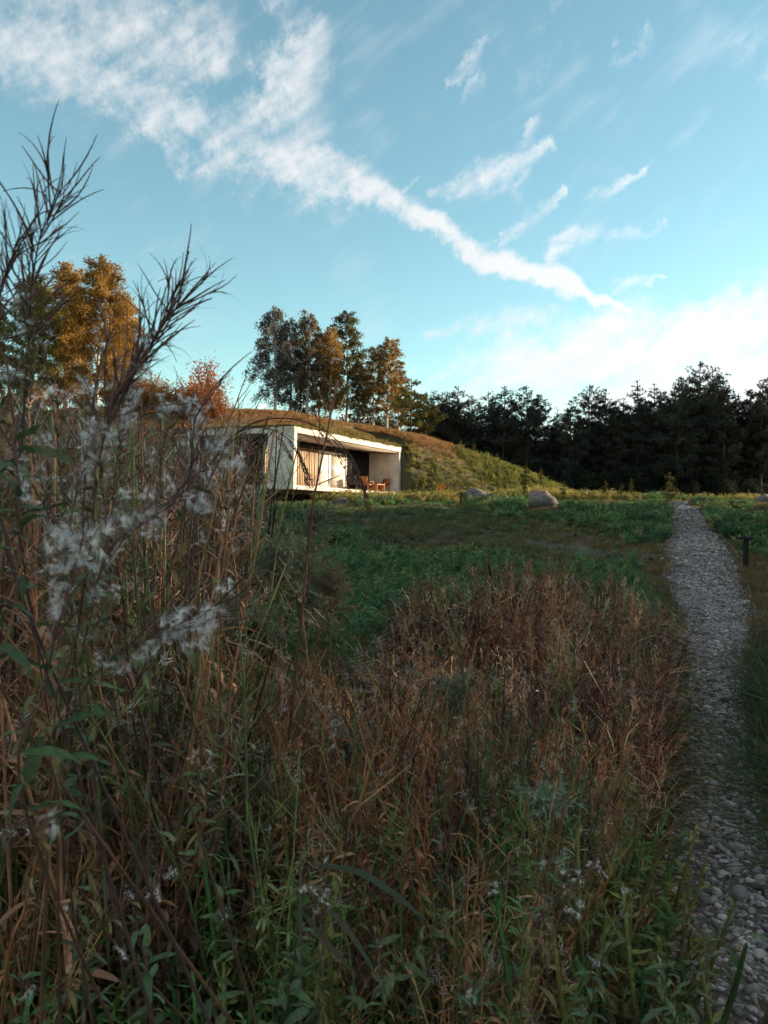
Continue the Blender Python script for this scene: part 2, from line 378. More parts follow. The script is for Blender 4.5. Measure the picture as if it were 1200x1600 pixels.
def ground_material():
    m, t = new_mat('meadow_soil'); tc = t.node('ShaderNodeTexCoord').outputs['Object']
    col = t.mix(t.sstep(t.noise(tc, .35, 5, .6), .38, .62), (.060, .050, .028, 1), (.105, .066, .040, 1))
    col = t.mix(t.sstep(t.noise(tc, 9, 6, .7), .42, .7), col, (.030, .022, .015, 1))
    p = t.node('ShaderNodeBsdfPrincipled', {'Base Color': col, 'Roughness': .95})
    b = t.node('ShaderNodeBump', {'Height': t.noise(tc, 14, 7, .7), 'Strength': .8, 'Distance': .05}); t.l.new(b.outputs[0], p.inputs['Normal'])
    finish(t, p.outputs[0]); return m
M['soil'] = ground_material()
def hill_material():
    m, t = new_mat('hill_turf'); tc = t.node('ShaderNodeTexCoord').outputs['Object']
    col = t.mix(t.sstep(t.noise(tc, .5, 5, .6), .38, .62), (.085, .075, .028, 1), (.11, .065, .032, 1))
    col = t.mix(t.sstep(t.noise(tc, 7, 6, .7), .45, .7), col, (.04, .036, .016, 1))
    p = t.node('ShaderNodeBsdfPrincipled', {'Base Color': col, 'Roughness': .95})
    b = t.node('ShaderNodeBump', {'Height': t.noise(tc, 12, 7, .7), 'Strength': .8, 'Distance': .06}); t.l.new(b.outputs[0], p.inputs['Normal'])
    finish(t, p.outputs[0]); return m
M['turf'] = hill_material()
def grid_mesh(name, xs, ys, zfun, mat, drop=None, mapf=None):
    A, B = np.meshgrid(xs, ys, indexing='ij'); X, Y = (A, B) if mapf is None else mapf(A, B)
    Z = zfun(X, Y, A, B); nx, ny = len(xs), len(ys)
    i = np.arange(nx-1)[:, None]*ny; j = np.arange(ny-1)[None]
    f = np.stack([i+j, i+ny+j, i+ny+j+1, i+j+1], -1).reshape(-1, 4)
    if drop is not None:
        ca = np.repeat((xs[:-1]+xs[1:])/2, ny-1); cb = np.tile((ys[:-1]+ys[1:])/2, nx-1); f = f[~drop(ca, cb)]
    mb = MB(); mb.add(np.stack([X, Y, Z], -1).reshape(-1, 3), f); return mb.mesh(name, mat, smooth=True)
def spread(*segs):
    out = []
    for a, b, s in segs: out += list(np.arange(a, b-1e-9, s))
    return np.array(out + [segs[-1][1]])
xs = spread((-1500, -200, 100), (-200, -60, 10), (-60, -20, 1.5), (-20, 30, .5), (30, 90, 2), (90, 250, 10), (250, 1500, 100))
ys = spread((-300, -80, 20), (-80, -6, 4), (-6, 48, .4), (48, 130, 2), (130, 300, 10), (300, 2500, 100))
gr = obj('ground', grid_mesh('ground', xs, ys, lambda X, Y, A, B: base(X, Y) - .05*(np.abs(path_off(X, Y)) < path_hw(Y)+.02)*(Y < 50)*(Y > -1), M['soil'])); tag(gr, kind='structure')
ts = np.array(sorted(set(np.round(list(np.arange(-30, 46, .5)) + [-.02, 0, HL-.02, HL], 3))))
qs = np.array(sorted(set(np.round(list(np.arange(-26, 46, .5)) + [-.02, 0], 3))))
hl = obj('hill', grid_mesh('hill', ts, qs, lambda X, Y, A, B: hill_z(X, Y, A, B), M['turf'],
         drop=lambda a, b: ((a > -.02) & (a < 0) & (b > 0) & (b < 6.5)) | ((b > -.02) & (b < 0) & (a > 0) & (a < HL)), mapf=from_tw))
tag(hl, kind='structure')
# gravel path
m, t = new_mat('gravel_bed'); tc = t.node('ShaderNodeTexCoord').outputs['Object']
vo = t.node('ShaderNodeTexVoronoi', {'Vector': tc, 'Scale': 22.0}); 
pcol = t.mix(t.sstep(vo.outputs['Distance'], .2, .55), t.mix(t.noise(tc, 40, 2), (.42, .36, .33, 1), (.27, .225, .205, 1)), (.09, .066, .057, 1))
pcol = t.mix(t.sstep(t.noise(tc, .8, 5, .65), .5, .75, 0, .6), pcol, (.10, .066, .048, 1))
pp = t.node('ShaderNodeBsdfPrincipled', {'Base Color': pcol, 'Roughness': .9})
bb = t.node('ShaderNodeBump', {'Height': t.math('SUBTRACT', 1.0, vo.outputs['Distance']), 'Strength': .9, 'Distance': .03}); t.l.new(bb.outputs[0], pp.inputs['Normal'])
finish(t, pp.outputs[0]); M['gravel'] = m
mb = MB(); yv = np.arange(-1, 50, .25); off = np.linspace(-1, 1, 9)
Xp = path_c(yv)[:, None]+off*path_hw(yv)[:, None]*1.12*(1+.10*np.sin(yv*2.3)+.07*np.sin(yv*5.1+1))[:, None]; Yp = np.repeat(yv[:, None], 9, 1)
Zp = base(Xp, Yp)+.012+.02*(1-off**2)-.03*(np.abs(off) > .9)
i = np.arange(len(yv)-1)[:, None]*9; j = np.arange(8)[None]
mb.add(np.stack([Xp, Yp, Zp], -1).reshape(-1, 3), np.stack([i+j, i+j+1, i+10+j, i+9+j], -1).reshape(-1, 4))
path = tag(obj('path', mb.mesh('path', M['gravel'], True)), kind='structure')

# ------------------------------------------------------------------ the concrete pavilion dug into the mound
house = thing('concrete_pavilion', 'low white concrete pavilion with open terrace, dug into the grassy mound', 'house', (HA[0], HA[1], HZ), HB)
hh_ = HT-HZ
def part(name, boxes, mat, parent=house, bev=.015):
    mb = MB()
    for b in boxes: mb.box(*b)
    o = obj(name, mb.mesh(name, mat), parent)
    if bev:
        bm = o.modifiers.new('bevel', 'BEVEL'); bm.width = bev; bm.segments = 2; bm.limit_method = 'ANGLE'
    return o
part('floor_slab', [(0, HL, 0, 9, 0, .2)], M['concrete'], bev=.02)
part('roof_slab', [(0, HL, 0, 10, hh_-.3, hh_)], M['concrete'], bev=.02)
part('ceiling', [(.26, HL-.26, .12, 1.98, hh_-.36, hh_-.302)], M['soffit'], bev=0)
part('side_wall', [(.002, .26, .004, 1.5, .2, hh_-.3)], M['concrete'])
part('side_wall', [(.002, .26, 5.9, 9, .2, hh_-.3)], M['concrete'])
part('side_wall', [(HL-.30, HL-.002, .004, 9, .2, hh_-.3)], M['concrete'])
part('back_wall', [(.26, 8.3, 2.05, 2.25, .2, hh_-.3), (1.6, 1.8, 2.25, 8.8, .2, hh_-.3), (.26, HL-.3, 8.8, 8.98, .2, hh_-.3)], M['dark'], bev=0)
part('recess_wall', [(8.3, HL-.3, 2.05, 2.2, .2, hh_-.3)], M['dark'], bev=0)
smb = MB(); smb.box(-.045, .045, -.05, .05, 0, hh_-.3-.36-.2); slat_me = smb.mesh('slat', M['slat'])
tt = .36
while tt < 5.05:
    o = obj('slat', slat_me, house, (tt, 1.93+rng.uniform(-.012, .012), .2), (0, 0, rng.uniform(-.1, .1))); o.scale = (rng.uniform(.75, 1.25), 1, 1); tt += rng.uniform(.14, .19)
part('shade_strip', [(.27, 8.3, 1.9, 2.04, hh_-.36-.30, hh_-.362)], M['dark'], bev=0)  # dark strip standing in for the shadow of the roof overhang
def window(t0, t1, nm):
    z0, z1 = .2, hh_-.66; fw = .09
    f = part(nm, [(t0, t0+fw, 1.90, 2.0, z0, z1), (t1-fw, t1, 1.90, 2.0, z0, z1), (t0+fw, t1-fw, 1.90, 2.0, z0, z0+.08), (t0+fw, t1-fw, 1.90, 2.0, z1-.08, z1)], M['frame_white'])
    part('pane', [(t0+fw, t1-fw, 1.945, 1.955, z0+.08, z1-.08)], M['glass'], f, 0); return f
fd = window(5.15, 6.42, 'glass_door'); part('handle', [(6.2, 6.22, 1.86, 1.885, 1.1, 1.3)], M['chair_dark'], fd, 0)
window(6.42, 8.3, 'window')
def chair(tt, q, rz, mat, label):
    x, y = from_tw(tt, q); ch = thing('lounge_chair', label, 'chair', (x, y, HZ+.2), HB+rz, 'chairs on the terrace')
    mb = MB(); mb.box(-.30, .30, -.28, .28, .36, .42); obj('seat', mb.mesh('seat', mat), ch)
    mb = MB(); v = np.array([(x, y+dy, z) for z, y in ((.44, -.28), (.86, -.40)) for dy in (0, .035) for x in (-.29, .29)])
    mb.add(v, [(0, 1, 5, 4), (3, 2, 6, 7), (2, 0, 4, 6), (1, 3, 7, 5), (4, 5, 7, 6), (0, 2, 3, 1)]); obj('backrest', mb.mesh('backrest', mat), ch)
    for sx in (-1, 1):
        for sy in (-1, 1):
            mb = MB(); mb.tube([(sx*.30, sy*.30, 0), (sx*.25, sy*.24, .37)], [.018, .024], 6); obj('leg', mb.mesh('leg', M['chair_dark'] if mat is M['chair_dark'] else M['chair_wood']), ch)
        mb = MB(); mb.box(sx*.33-.025, sx*.33+.025, -.34, .26, .56, .585); mb.box(sx*.33-.02, sx*.33+.02, .20, .24, .38, .56); obj('armrest', mb.mesh('armrest', mat), ch)
chair(7.7, 1.2, R(-70), M['chair_dark'], 'black lounge chair on the terrace in front of the window')
chair(8.95, .95, R(-95), M['chair_wood'], 'brown wooden chair beside the low wooden table on the terrace')
chair(10.75, .8, R(75), M['chair_wood'], 'brown wooden chair closest to the terrace end wall')
x, y = from_tw(9.75, .7); tb = thing('low_table', 'low orange-brown wooden box table on the terrace', 'table', (x, y, HZ+.2), HB)
part('table_top', [(-.5, .5, -.32, .32, .40, .46)], M['chair_wood'], tb); part('side_panel', [(-.48, -.43, -.3, .3, 0, .40)], M['chair_wood'], tb); part('side_panel', [(.43, .48, -.3, .3, 0, .40)], M['chair_wood'], tb)
part('back_panel', [(-.43, .43, .24, .28, .02, .40)], M['chair_wood'], tb)

# ------------------------------------------------------------------ boulders and low marker posts
import bmesh
def vnoise(p, seed, k=5):
    r = np.random.default_rng(seed); out = np.zeros(len(p))
    for o in range(k):
        for _ in range(4):
            d = nrm(r.normal(size=3)); out += np.sin(p@d*(1.6*1.8**o)+r.uniform(0, 6.28))/(1.9**o)/4
    return out
def boulder_mesh(seed, mat, sx, sy, sz):
    bm = bmesh.new(); bmesh.ops.create_icosphere(bm, subdivisions=5, radius=1)
    v = np.array([q.co[:] for q in bm.verts]); n = nrm(v)
    r = np.random.default_rng(seed); rad = np.ones(len(v))
    for _ in range(14):
        d = nrm(r.normal(size=3)); c = r.uniform(.66, .92); dt = n@d; rad = np.where(dt*rad > c, c/np.maximum(dt, .1), rad)
    rad = rad*(1+.10*vnoise(n*1.8, seed)); v = n*rad[:, None]*np.array([sx, sy, sz])
    for q, co in zip(bm.verts, v): q.co = co
    for f in bm.faces: f.smooth = True
    me = bpy.data.meshes.new('boulder'); bm.to_mesh(me); bm.free(); me.materials.append(mat); return me
clear_spots = []          # no tall weeds right in front of these
def boulder(px, py, Y, sx, sy, sz, seed, mat, label, rz=0.):
    p = at(px, py, Y); z = float(ground_z(p.x, p.y))
    clear_spots.append((p.x, p.y, sx*1.15))
    o = obj('boulder', boulder_mesh(seed, mat, sx, sy, sz), None, (p.x, p.y, z+.18*sz), (0, 0, rz)); tag(o, label, 'boulder', 'boulders in the meadow')
boulder(746, 774, 41, .86, .7, .66, 3, M['granite'], 'wide cracked beige boulder at the foot of the hill, left of the paired boulders', .2)
boulder(845, 785, 33.5, .74, .62, .60, 5, M['granite'], 'pale grey boulder in the meadow, in front of the reddish one')
boulder(842, 772, 37, .60, .5, .66, 8, M['granite_red'], 'reddish boulder peeking out behind the pale grey boulder')
boulder(1196, 775, 42, .6, .5, .5, 12, M['granite'], 'pale boulder at the right edge of the photo before the forest')
boulder(1081, 777, 42, .16, .2, .3, 14, M['granite_red'], 'small upright red stone to the right of the path end')
boulder(534, 776, 35.5, .62, .45, .34, 17, M['granite'], 'low pale rock below the floor edge of the house')
boulder(630, 722, 46.5, .42, .4, .38, 19, M['granite_red'], 'small pinkish stone on the slope beside the house end wall')
def post(px, py, Y, h, label, rz):
    p = at(px, py, Y); z = float(ground_z(p.x, p.y))-.06
    clear_spots.append((p.x, p.y, .35))
    po = thing('marker_post', label, 'post', (p.x, p.y, z), rz, 'low marker posts')
    part('post', [(-.042, .042, -.03, .03, 0, h+.06)], M['rust'], po, .004)
    part('top_plate', [(-.17, .085, -.09, .09, h+.06, h+.115)], M['rust'], po, .006)
post(1165, 893, 14.7, .56, 'rusty T-shaped marker post right of the gravel path', R(5))
post(720, 797, 36, .62, 'rusty T-shaped marker post in front of the cracked beige boulder', R(-4))

# ------------------------------------------------------------------ trees
def rand_dirs(rg, n, zb=0.0): d = rg.normal(size=(n, 3)); d[:, 2] += zb; return nrm(d)
def birch_meshes(seed, H, spread_=1.0, droop=1.0, nl=46, leaf=.085, dens=1.0, low=.16, scat=.10):
    rg = np.random.default_rng(seed)
    tb, cb = MB(), MB()
    us = np.linspace(0, 1, 10); bend = np.stack([.25*np.sin(us*3+seed)*us, .25*np.sin(us*2.3+seed*2)*us, us*H], 1)
    tb.tube(bend, .014*H*(1-us*.93)+.012, 8)
    for k in range(nl):
        u = low + (1-low)*((k+rg.uniform(0, 1))/nl)**.85
        p = np.array([np.interp(u, us, bend[:, i]) for i in range(3)])
        L = spread_*H*(.06+.21*(1-u)**.65*min(1, .45+u*1.2))*rg.uniform(.7, 1.2)
        a = k*2.4+rg.uniform(-.5, .5); ss = np.linspace(0, 1, 7)
        up = rg.uniform(.55, 1.15)
        limb = p+np.stack([np.cos(a)*ss*L, np.sin(a)*ss*L, L*(up*ss-droop*.75*ss**2.2)], 1)
        limb[1:] += rg.normal(size=(6, 3))*.03*L
        tb.tube(limb, .02*(1-ss*.85)*(1.2-u)+.005, 4, cap=False)
        ns = max(3, int(L*7*dens))
        for q in range(ns):
            s = rg.uniform(.22, 1)
            o = np.array([np.interp(s, ss, limb[:, i]) for i in range(3)])
            m_ = int(rg.integers(7, 15)); sl = rg.uniform(.35, .95)*H/11*(.5+.5*droop)
            tq = np.linspace(0, 1, m_)
            side = rg.normal(size=3)*np.array([.5, .5, .3]); side[:2] += np.array([np.cos(a), np.sin(a)])*.3
            tw = o+np.stack([side[0]*tq*sl*.6, side[1]*tq*sl*.6, sl*(side[2]*tq*.6-droop*tq**1.5+(1-droop)*.25*tq)], 1)
            if q % 3 == 0: tb.tube(tw[::3] if len(tw[::3]) > 1 else tw, .004, 3, cap=False)
            c = tw+rg.normal(size=(m_, 3))*scat
            ud = rand_dirs(rg, m_, -.5*droop); vd = nrm(np.cross(ud, rg.normal(size=(m_, 3))))
            sz = leaf*rg.uniform(.65, 1.25, (m_, 1)); cb.quads(c, ud*sz, vd*sz*.62)
    return tb.mesh('birch_trunk', M['bark_birch'], True), cb.mesh('birch_crown', M['crown'])
def pine_meshes(seed, H, first=.3, wid=.2, clumps=900, round_top=.5, r=.42, k=11, spruce=False):
    rg = np.random.default_rng(seed); tb, cb = MB(), MB()
    us = np.linspace(0, 1, 9); bend = np.stack([.012*H*np.sin(us*4+seed)*us, .012*H*np.cos(us*3+seed)*us, us*H], 1)
    tb.tube(bend, .0125*H*(1-us*.9)+.015, 8)
    nb = 26 if H > 6 else 9; tot = []
    for i in range(nb):
        u = first+(1-first)*(i+rg.uniform(0, .8))/nb
        v = (u-first)/(1-first)
        prof = (1-v)**.9+.04 if spruce else (1-v**(1.4+round_top*1.6))**.8*(.55+.75*min(1, v*2.2+.15))*.75+.06
        for b in range(int(rg.integers(4, 7))):
            L = wid*H*prof*rg.uniform(.55, 1.25); a = rg.uniform(0, 6.283)
            p = np.array([np.interp(u, us, bend[:, q]) for q in range(3)])
            rise = (-.25 if spruce else rg.uniform(-.05, .45)*(0.4+v))
            ss = np.linspace(0, 1, 5); limb = p+np.stack([np.cos(a)*ss*L, np.sin(a)*ss*L, L*(rise*ss+.12*ss**2)], 1)
            tb.tube(limb, .018*H/15*(1-ss*.8)+.006, 4, cap=False); tot.append((limb, L, v))
    wsum = sum(q[1] for q in tot); cs = []
    for limb, L, v in tot:
        m_ = max(2, int(clumps*L/wsum)); s = rg.uniform(.3 if not spruce else .12, 1.03, m_)**.8
        o = np.stack([np.interp(s, np.linspace(0, 1, 5), limb[:, q]) for q in range(3)], 1)
        o += rg.normal(size=(m_, 3))*np.array([.16, .16, .07])*(L*.55+.12*r/.42); cs.append(o)
    cs.append(np.stack([bend[-1]+np.array([0, 0, -.012*H*q]) for q in range(6)]))
    c = np.concatenate(cs); tz = np.clip((H-c[:, 2])/(.22*H), 0, 1)
    cb.spikes(c, r*rg.uniform(.65, 1.2, len(c))*(.38+.62*tz), k, rg, .2, .45)
    return tb.mesh('pine_trunk', M['bark_pine'], True), cb.mesh('pine_crown', M['needles'])
def bush_meshes(seed, rad, h, n=1500, leaf=.06, twig=True):
    rg = np.random.default_rng(seed); tb, cb = MB(), MB()
    for k in range(16):
        a = rg.uniform(0, 6.28); e = rg.uniform(.1, 1)*rad; ss = np.linspace(0, 1, 6); hh2 = h*rg.uniform(.6, 1.05)*(1-.35*e/rad)
        st = np.stack([np.cos(a)*e*ss**1.2, np.sin(a)*e*ss**1.2, hh2*ss**.85], 1); st[1:] += rg.normal(size=(5, 3))*.03*h
        tb.tube(st, .012*h*(1-ss*.8)+.003, 4, cap=False)
        m_ = n//16; s = rg.uniform(.25, 1.05, m_); o = np.stack([np.interp(s, ss, st[:, q]) for q in range(3)], 1)
        o += rg.normal(size=(m_, 3))*rad*.17
        ud = rand_dirs(rg, m_, .2); vd = nrm(np.cross(ud, rg.normal(size=(m_, 3)))); sz = leaf*rg.uniform(.6, 1.3, (m_, 1)); cb.quads(o, ud*sz, vd*sz*.5)
    return tb.mesh('bush_stems', M['bark_pine'], True), cb.mesh('bush_foliage', M['crown'])
def plant_tree(name, meshes, loc, rz, s, col, label, cat, group, crown='crown', sz=1.0):
    t_ = thing(name, label, cat, loc, rz, group, (s, s, s*sz))
    obj('trunk', meshes[0], t_); obj(crown, meshes[1], t_, color=col); return t_

ORD = 'first second third fourth fifth sixth seventh eighth ninth tenth eleventh twelfth thirteenth fourteenth fifteenth sixteenth seventeenth eighteenth nineteenth twentieth twenty-first twenty-second twenty-third twenty-fourth twenty-fifth twenty-sixth'.split()
GREY, GOLD, ORNG, OLIV = (.105, .095, .075), (.34, .165, .030), (.30, .12, .03), (.13, .105, .03)
BV = [birch_meshes(21, 11, 1.1, 1.0, 64, .085, 2.0), birch_meshes(22, 11, .85, .8, 64, .085, 2.2), birch_meshes(23, 11, 1.0, .6, 64, .085, 2.2)]
GV = [birch_meshes(31, 10, 1.15, .5, 90, .075, 2.6, .06, .15), birch_meshes(32, 10, .9, .6, 90, .075, 2.8, .05, .15)]
def on_hill(px, Y):
    x = at(px, 700, Y).x; return (x, Y, float(ground_z(x, Y))-.05)
# px of the trunk, distance, px of the tree top, mesh, colour, wording
birches = [(428, 60, 482, 0, (.115, .108, .095), 'tall drooping grey-green birch at the left end of the hilltop group'),
           (452, 63, 500, 0, (.13, .115, .09), 'drooping grey birch, second from the left in the hilltop group'),
           (478, 61, 492, 1, (.15, .11, .065), 'slim brownish birch, third from the left in the hilltop group'),
           (497, 64, 520, 1, (.16, .11, .055), 'slender dull-brown birch between brownish and golden birches on the hilltop'),
           (515, 62, 515, 1, (.26, .15, .045), 'slender golden birch in the middle of the hilltop group'),
           (540, 65, 492, 2, (.105, .10, .05), 'tall dark olive birch with pointed top behind the golden one'),
           (560, 63, 560, 1, (.10, .085, .04), 'short dark birch right of the tall olive birch'),
           (583, 62, 545, 2, (.17, .125, .055), 'bushy brown-gold birch, second from the right on the hilltop'),
           (604, 61, 532, 2, (.23, .145, .05), 'broad golden-brown birch at the right end of the hilltop group'),
           (622, 64, 580, 2, (.20, .13, .045), 'small golden birch behind the hilltop pine')]
for px, Y, top, mi, col, lab in birches:
    lx, ly, lz = on_hill(px, Y); hgt = at(px, top, Y).z-lz
    plant_tree('birch_tree', BV[mi], (lx, ly, lz), rng.uniform(0, 6), hgt/11, tuple(1.15*q for q in col), lab, 'tree', 'birches on top of the hill', sz=1.0)
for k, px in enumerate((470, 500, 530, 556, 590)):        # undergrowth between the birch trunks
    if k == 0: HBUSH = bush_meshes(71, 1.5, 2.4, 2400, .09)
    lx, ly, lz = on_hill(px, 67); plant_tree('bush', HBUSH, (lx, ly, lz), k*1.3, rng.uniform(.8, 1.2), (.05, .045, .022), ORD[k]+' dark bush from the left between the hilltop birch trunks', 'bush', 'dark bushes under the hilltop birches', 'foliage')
# golden trees on the far side of the mound, at the left
for px, Y, top, mi, col, lab in [(150, 50, 415, 0, (.32, .18, .045), 'large golden tree behind the tall willowherb'),
                                 (100, 53, 418, 1, (.26, .15, .035), 'brown-gold tree left of the large golden tree'),
                                 (45, 50, 440, 0, (.15, .135, .032), 'olive-green tree at the left edge of the photo'),
                                 (190, 56, 470, 1, (.34, .18, .03), 'narrow golden tree at the right flank of the large golden tree'),
                                 (-30, 52, 430, 1, (.14, .11, .03), 'dark olive tree cut off by the left edge of the photo')]:
    x = at(px, 700, Y).x; z = float(ground_z(x, Y))-.1
    plant_tree('golden_tree', GV[mi], (x, Y, z), rng.uniform(0, 6), (at(px, top, Y).z-z)/10, col, lab, 'tree', 'autumn trees at the left')
RB = bush_meshes(41, 1.7, 2.6, 5000, .07); RB2 = bush_meshes(42, 1.2, 2.2, 2200, .06)
for px, Y, top, mi, col, lab in [(318, 47, 560, RB2, (.33, .13, .05), 'tall sparse orange bush right of the golden trees'),
                                 (300, 46, 620, RB, (.42, .12, .03), 'fiery orange bush in front of the sparse one'),
                                 (255, 47, 610, RB, (.36, .13, .03), 'rust-orange bush between golden trees and fiery bush'),
                                 (200, 47, 600, RB, (.34, .15, .03), 'amber bush under the large golden tree'),
                                 (130, 46, 610, RB, (.32, .14, .03), 'amber bush under the brown-gold tree'),
                                 (60, 46, 600, RB2, (.30, .15, .03), 'yellow-brown bush under the olive-green tree'),
                                 (10, 45, 610, RB, (.24, .12, .03), 'brown bush at the left edge of the photo')]:
    x = at(px, 700, Y).x; z = float(ground_z(x, Y))-.1
    plant_tree('autumn_bush', mi, (x, Y, z), rng.uniform(0, 6), (at(px, top, Y).z-z)/(2.6 if mi is RB else 2.2), col, lab, 'bush', 'orange bushes at the left', 'foliage')
for px, Y, k_, col, lab in [(338, 42.5, .85, (.32, .13, .04), 'orange bush at the hill edge above the house roof'), (312, 42, 1.15, (.33, .12, .035), 'fiery orange bush just left of the house roof'),
                        (284, 42.5, 1.05, (.28, .105, .035), 'rust-red bush left of the fiery one'), (255, 42, 1.15, (.27, .12, .035), 'amber bush at the foot of the golden trees, nearest the house'),
                        (222, 43, 1.2, (.33, .15, .035), 'yellow-brown bush below the narrow golden tree'), (185, 42, 1.15, (.28, .13, .03), 'brown bush below the large golden tree')]:
    x = at(px, 700, Y).x; plant_tree('autumn_bush', RB, (x, Y, float(ground_z(x, Y))-.1), px*.3, k_*.82, tuple(.85*q for q in col), lab, 'bush', 'orange bushes at the left', 'foliage')
x = at(690, 700, 42.5).x; plant_tree('autumn_bush', RB2, (x, 42.5, float(ground_z(x, 42.5))-.05), 1., .55, (.36, .17, .04), 'small yellow-orange bush on the slope left of the cracked boulder', 'bush', None, 'foliage')
# the pine on the hill's shoulder
SP = pine_meshes(51, 6, .12, .36, 620, .6, .36, 15)
lx, ly, lz = on_hill(641, 58); plant_tree('pine_tree', SP, (lx, ly, lz), .6, (at(641, 592, 58).z-lz)/6, (.13, .115, .035), 'broad sunlit pine on the hill shoulder, right of the birches', 'tree', None)
lx, ly, lz = on_hill(664, 60); plant_tree('pine_tree', SP, (lx, ly, lz), 2.6, (at(664, 615, 60).z-lz)/6, (.095, .09, .032), 'smaller pine on the hill shoulder, right of the broad sunlit one', 'tree', None)
# forest edge
PV = [pine_meshes(61, 17, .16, .18, 1200, .7, .62), pine_meshes(62, 17, .24, .20, 1200, .95, .62), pine_meshes(63, 17, .12, .16, 1100, .3, .58), pine_meshes(64, 17, .05, .17, 1500, 0, .5, 11, True), pine_meshes(65, 17, .16, .21, 1300, .85, .62)]
NEED = (.060, .062, .050)
# skyline: photo px and py of the crowns that stand out, then fillers behind and below
sky_line = [(662, 622), (676, 610), (690, 612), (713, 603), (735, 618), (762, 612), (786, 603), (822, 602), (843, 616), (868, 640), (889, 625), (920, 600), (946, 607), (975, 622), (997, 595), (1020, 600), (1030, 610), (1058, 590), (1090, 566), (1112, 575), (1130, 590), (1152, 622), (1170, 610), (1190, 590), (1215, 585)]
words = ['its slender', 'its broad', 'its pointed', 'its ragged']
lab_pine = {18: 'tallest broad-crowned pine of the forest edge, right of the path end', 6: 'pointed pine standing above its neighbours, left part of the forest edge',
            9: 'lowest crown in the dip of the forest skyline', 11: 'wide-topped pine rising right of the dip in the forest skyline', 14: 'tall pine of the forest edge straight above the path end, left of the tallest',
            23: 'tall pine at the right edge of the photo in the forest edge', 0: 'pine of the forest edge nearest the hill, at its left end'}
LP = 'dark pine of the forest edge that rises into the skyline'
for k, (px, py) in enumerate(sky_line):
    Y = 86+rng.uniform(-3, 6); x = at(px, 700, Y).x; z = float(ground_z(x, Y))-.2; mi = [0, 1, 4, 4, 2][int(rng.integers(0, 5))] if k not in (18, 11, 23) else 1
    plant_tree('forest_pine', PV[mi], (x, Y, z), rng.uniform(0, 6), (at(px, py, Y).z-z)/17, tuple(np.array(NEED)*rng.uniform(.8, 1.25)), lab_pine.get(k, ORD[k]+' crown along the forest skyline, counted from the hill'), 'tree', 'pines of the forest edge')
for k in range(115):
    row = k % 5; px = 600+(k/115)*640+rng.uniform(-14, 14); Y = 88+row*6.5+rng.uniform(-2, 2); x = at(px, 700, Y).x; z = float(ground_z(x, Y))-.2
    top = np.interp(px, [600, 700, 780, 865, 920, 1000, 1090, 1150, 1200, 1320], [640, 622, 618, 648, 622, 615, 592, 625, 610, 600])+rng.uniform(10, 55)
    plant_tree('forest_pine', PV[[3, 0, 0, 1, 4][int(rng.integers(0, 5))]], (x, Y, z), rng.uniform(0, 6), (at(px, top, Y).z-z)/17, tuple(np.array(NEED)*rng.uniform(.7, 1.2)), 'dark pine standing deep in the forest, below the skyline crowns', 'tree', 'pines inside the forest')
BL = ['dark bush under the forest, hidden behind the hill ridge', 'dark bush at the forest foot just above the hill ridge', 'dark bush at the forest foot above the boulders', 'largest dark rounded bush at the forest foot, between boulders and path', 'dark bush at the forest foot right of the largest one', 'small dark bush at the forest foot left of the path end', 'small dark bush at the forest foot just right of the path end', 'dark bush at the forest foot above the T-shaped post', 'dark bush at the forest foot at the right edge of the photo', 'dark bush behind the lower hill slope', 'dark bush behind the small one left of the path end', 'dark bush straight behind the young pine at the path end', 'dark bush behind the small upright red stone', 'dark bush behind the foot of the hill slope']
UB = bush_meshes(75, 1.7, 2.8, 2600, .10)
for k, (px, Y, s) in enumerate([(600, 80, 1.), (700, 82, 1.1), (860, 80, 1.2), (905, 78, 1.4), (945, 80, 1.1), (1010, 82, .9), (1080, 80, .9), (1130, 82, 1.2), (1180, 80, 1.), (780, 84, 1.3), (980, 84, 1.4), (1050, 86, 1.4), (1110, 86, 1.3), (830, 86, 1.3)]):
    x = at(px, 700, Y).x; plant_tree('bush', UB, (x, Y, float(ground_z(x, Y))-.1), k*.9, s, (.030, .036, .025), BL[k], 'bush', 'bushes at the foot of the forest', 'foliage')
# the wood that stands to the right of the path and shades the meadow in the low sun
for k in range(64):
    a = k/63.; row = k % 4
    yb = -34+a*80; x = 30+row*7+max(0, yb)*.33+rng.uniform(-1.5, 1.5); y = min(yb+rng.uniform(-1.5, 1.5), 31.0+(x+4)*.344)
    plant_tree('forest_pine', PV[[3, 3, 2, 4][row]], (x, y, float(ground_z(x, y))-.2), rng.uniform(0, 6), rng.uniform(.85, 1.1), tuple(np.array(NEED)*rng.uniform(.8, 1.2)), 'dark conifer in the wood right of the path, outside the photo', 'tree', 'conifers right of the path')
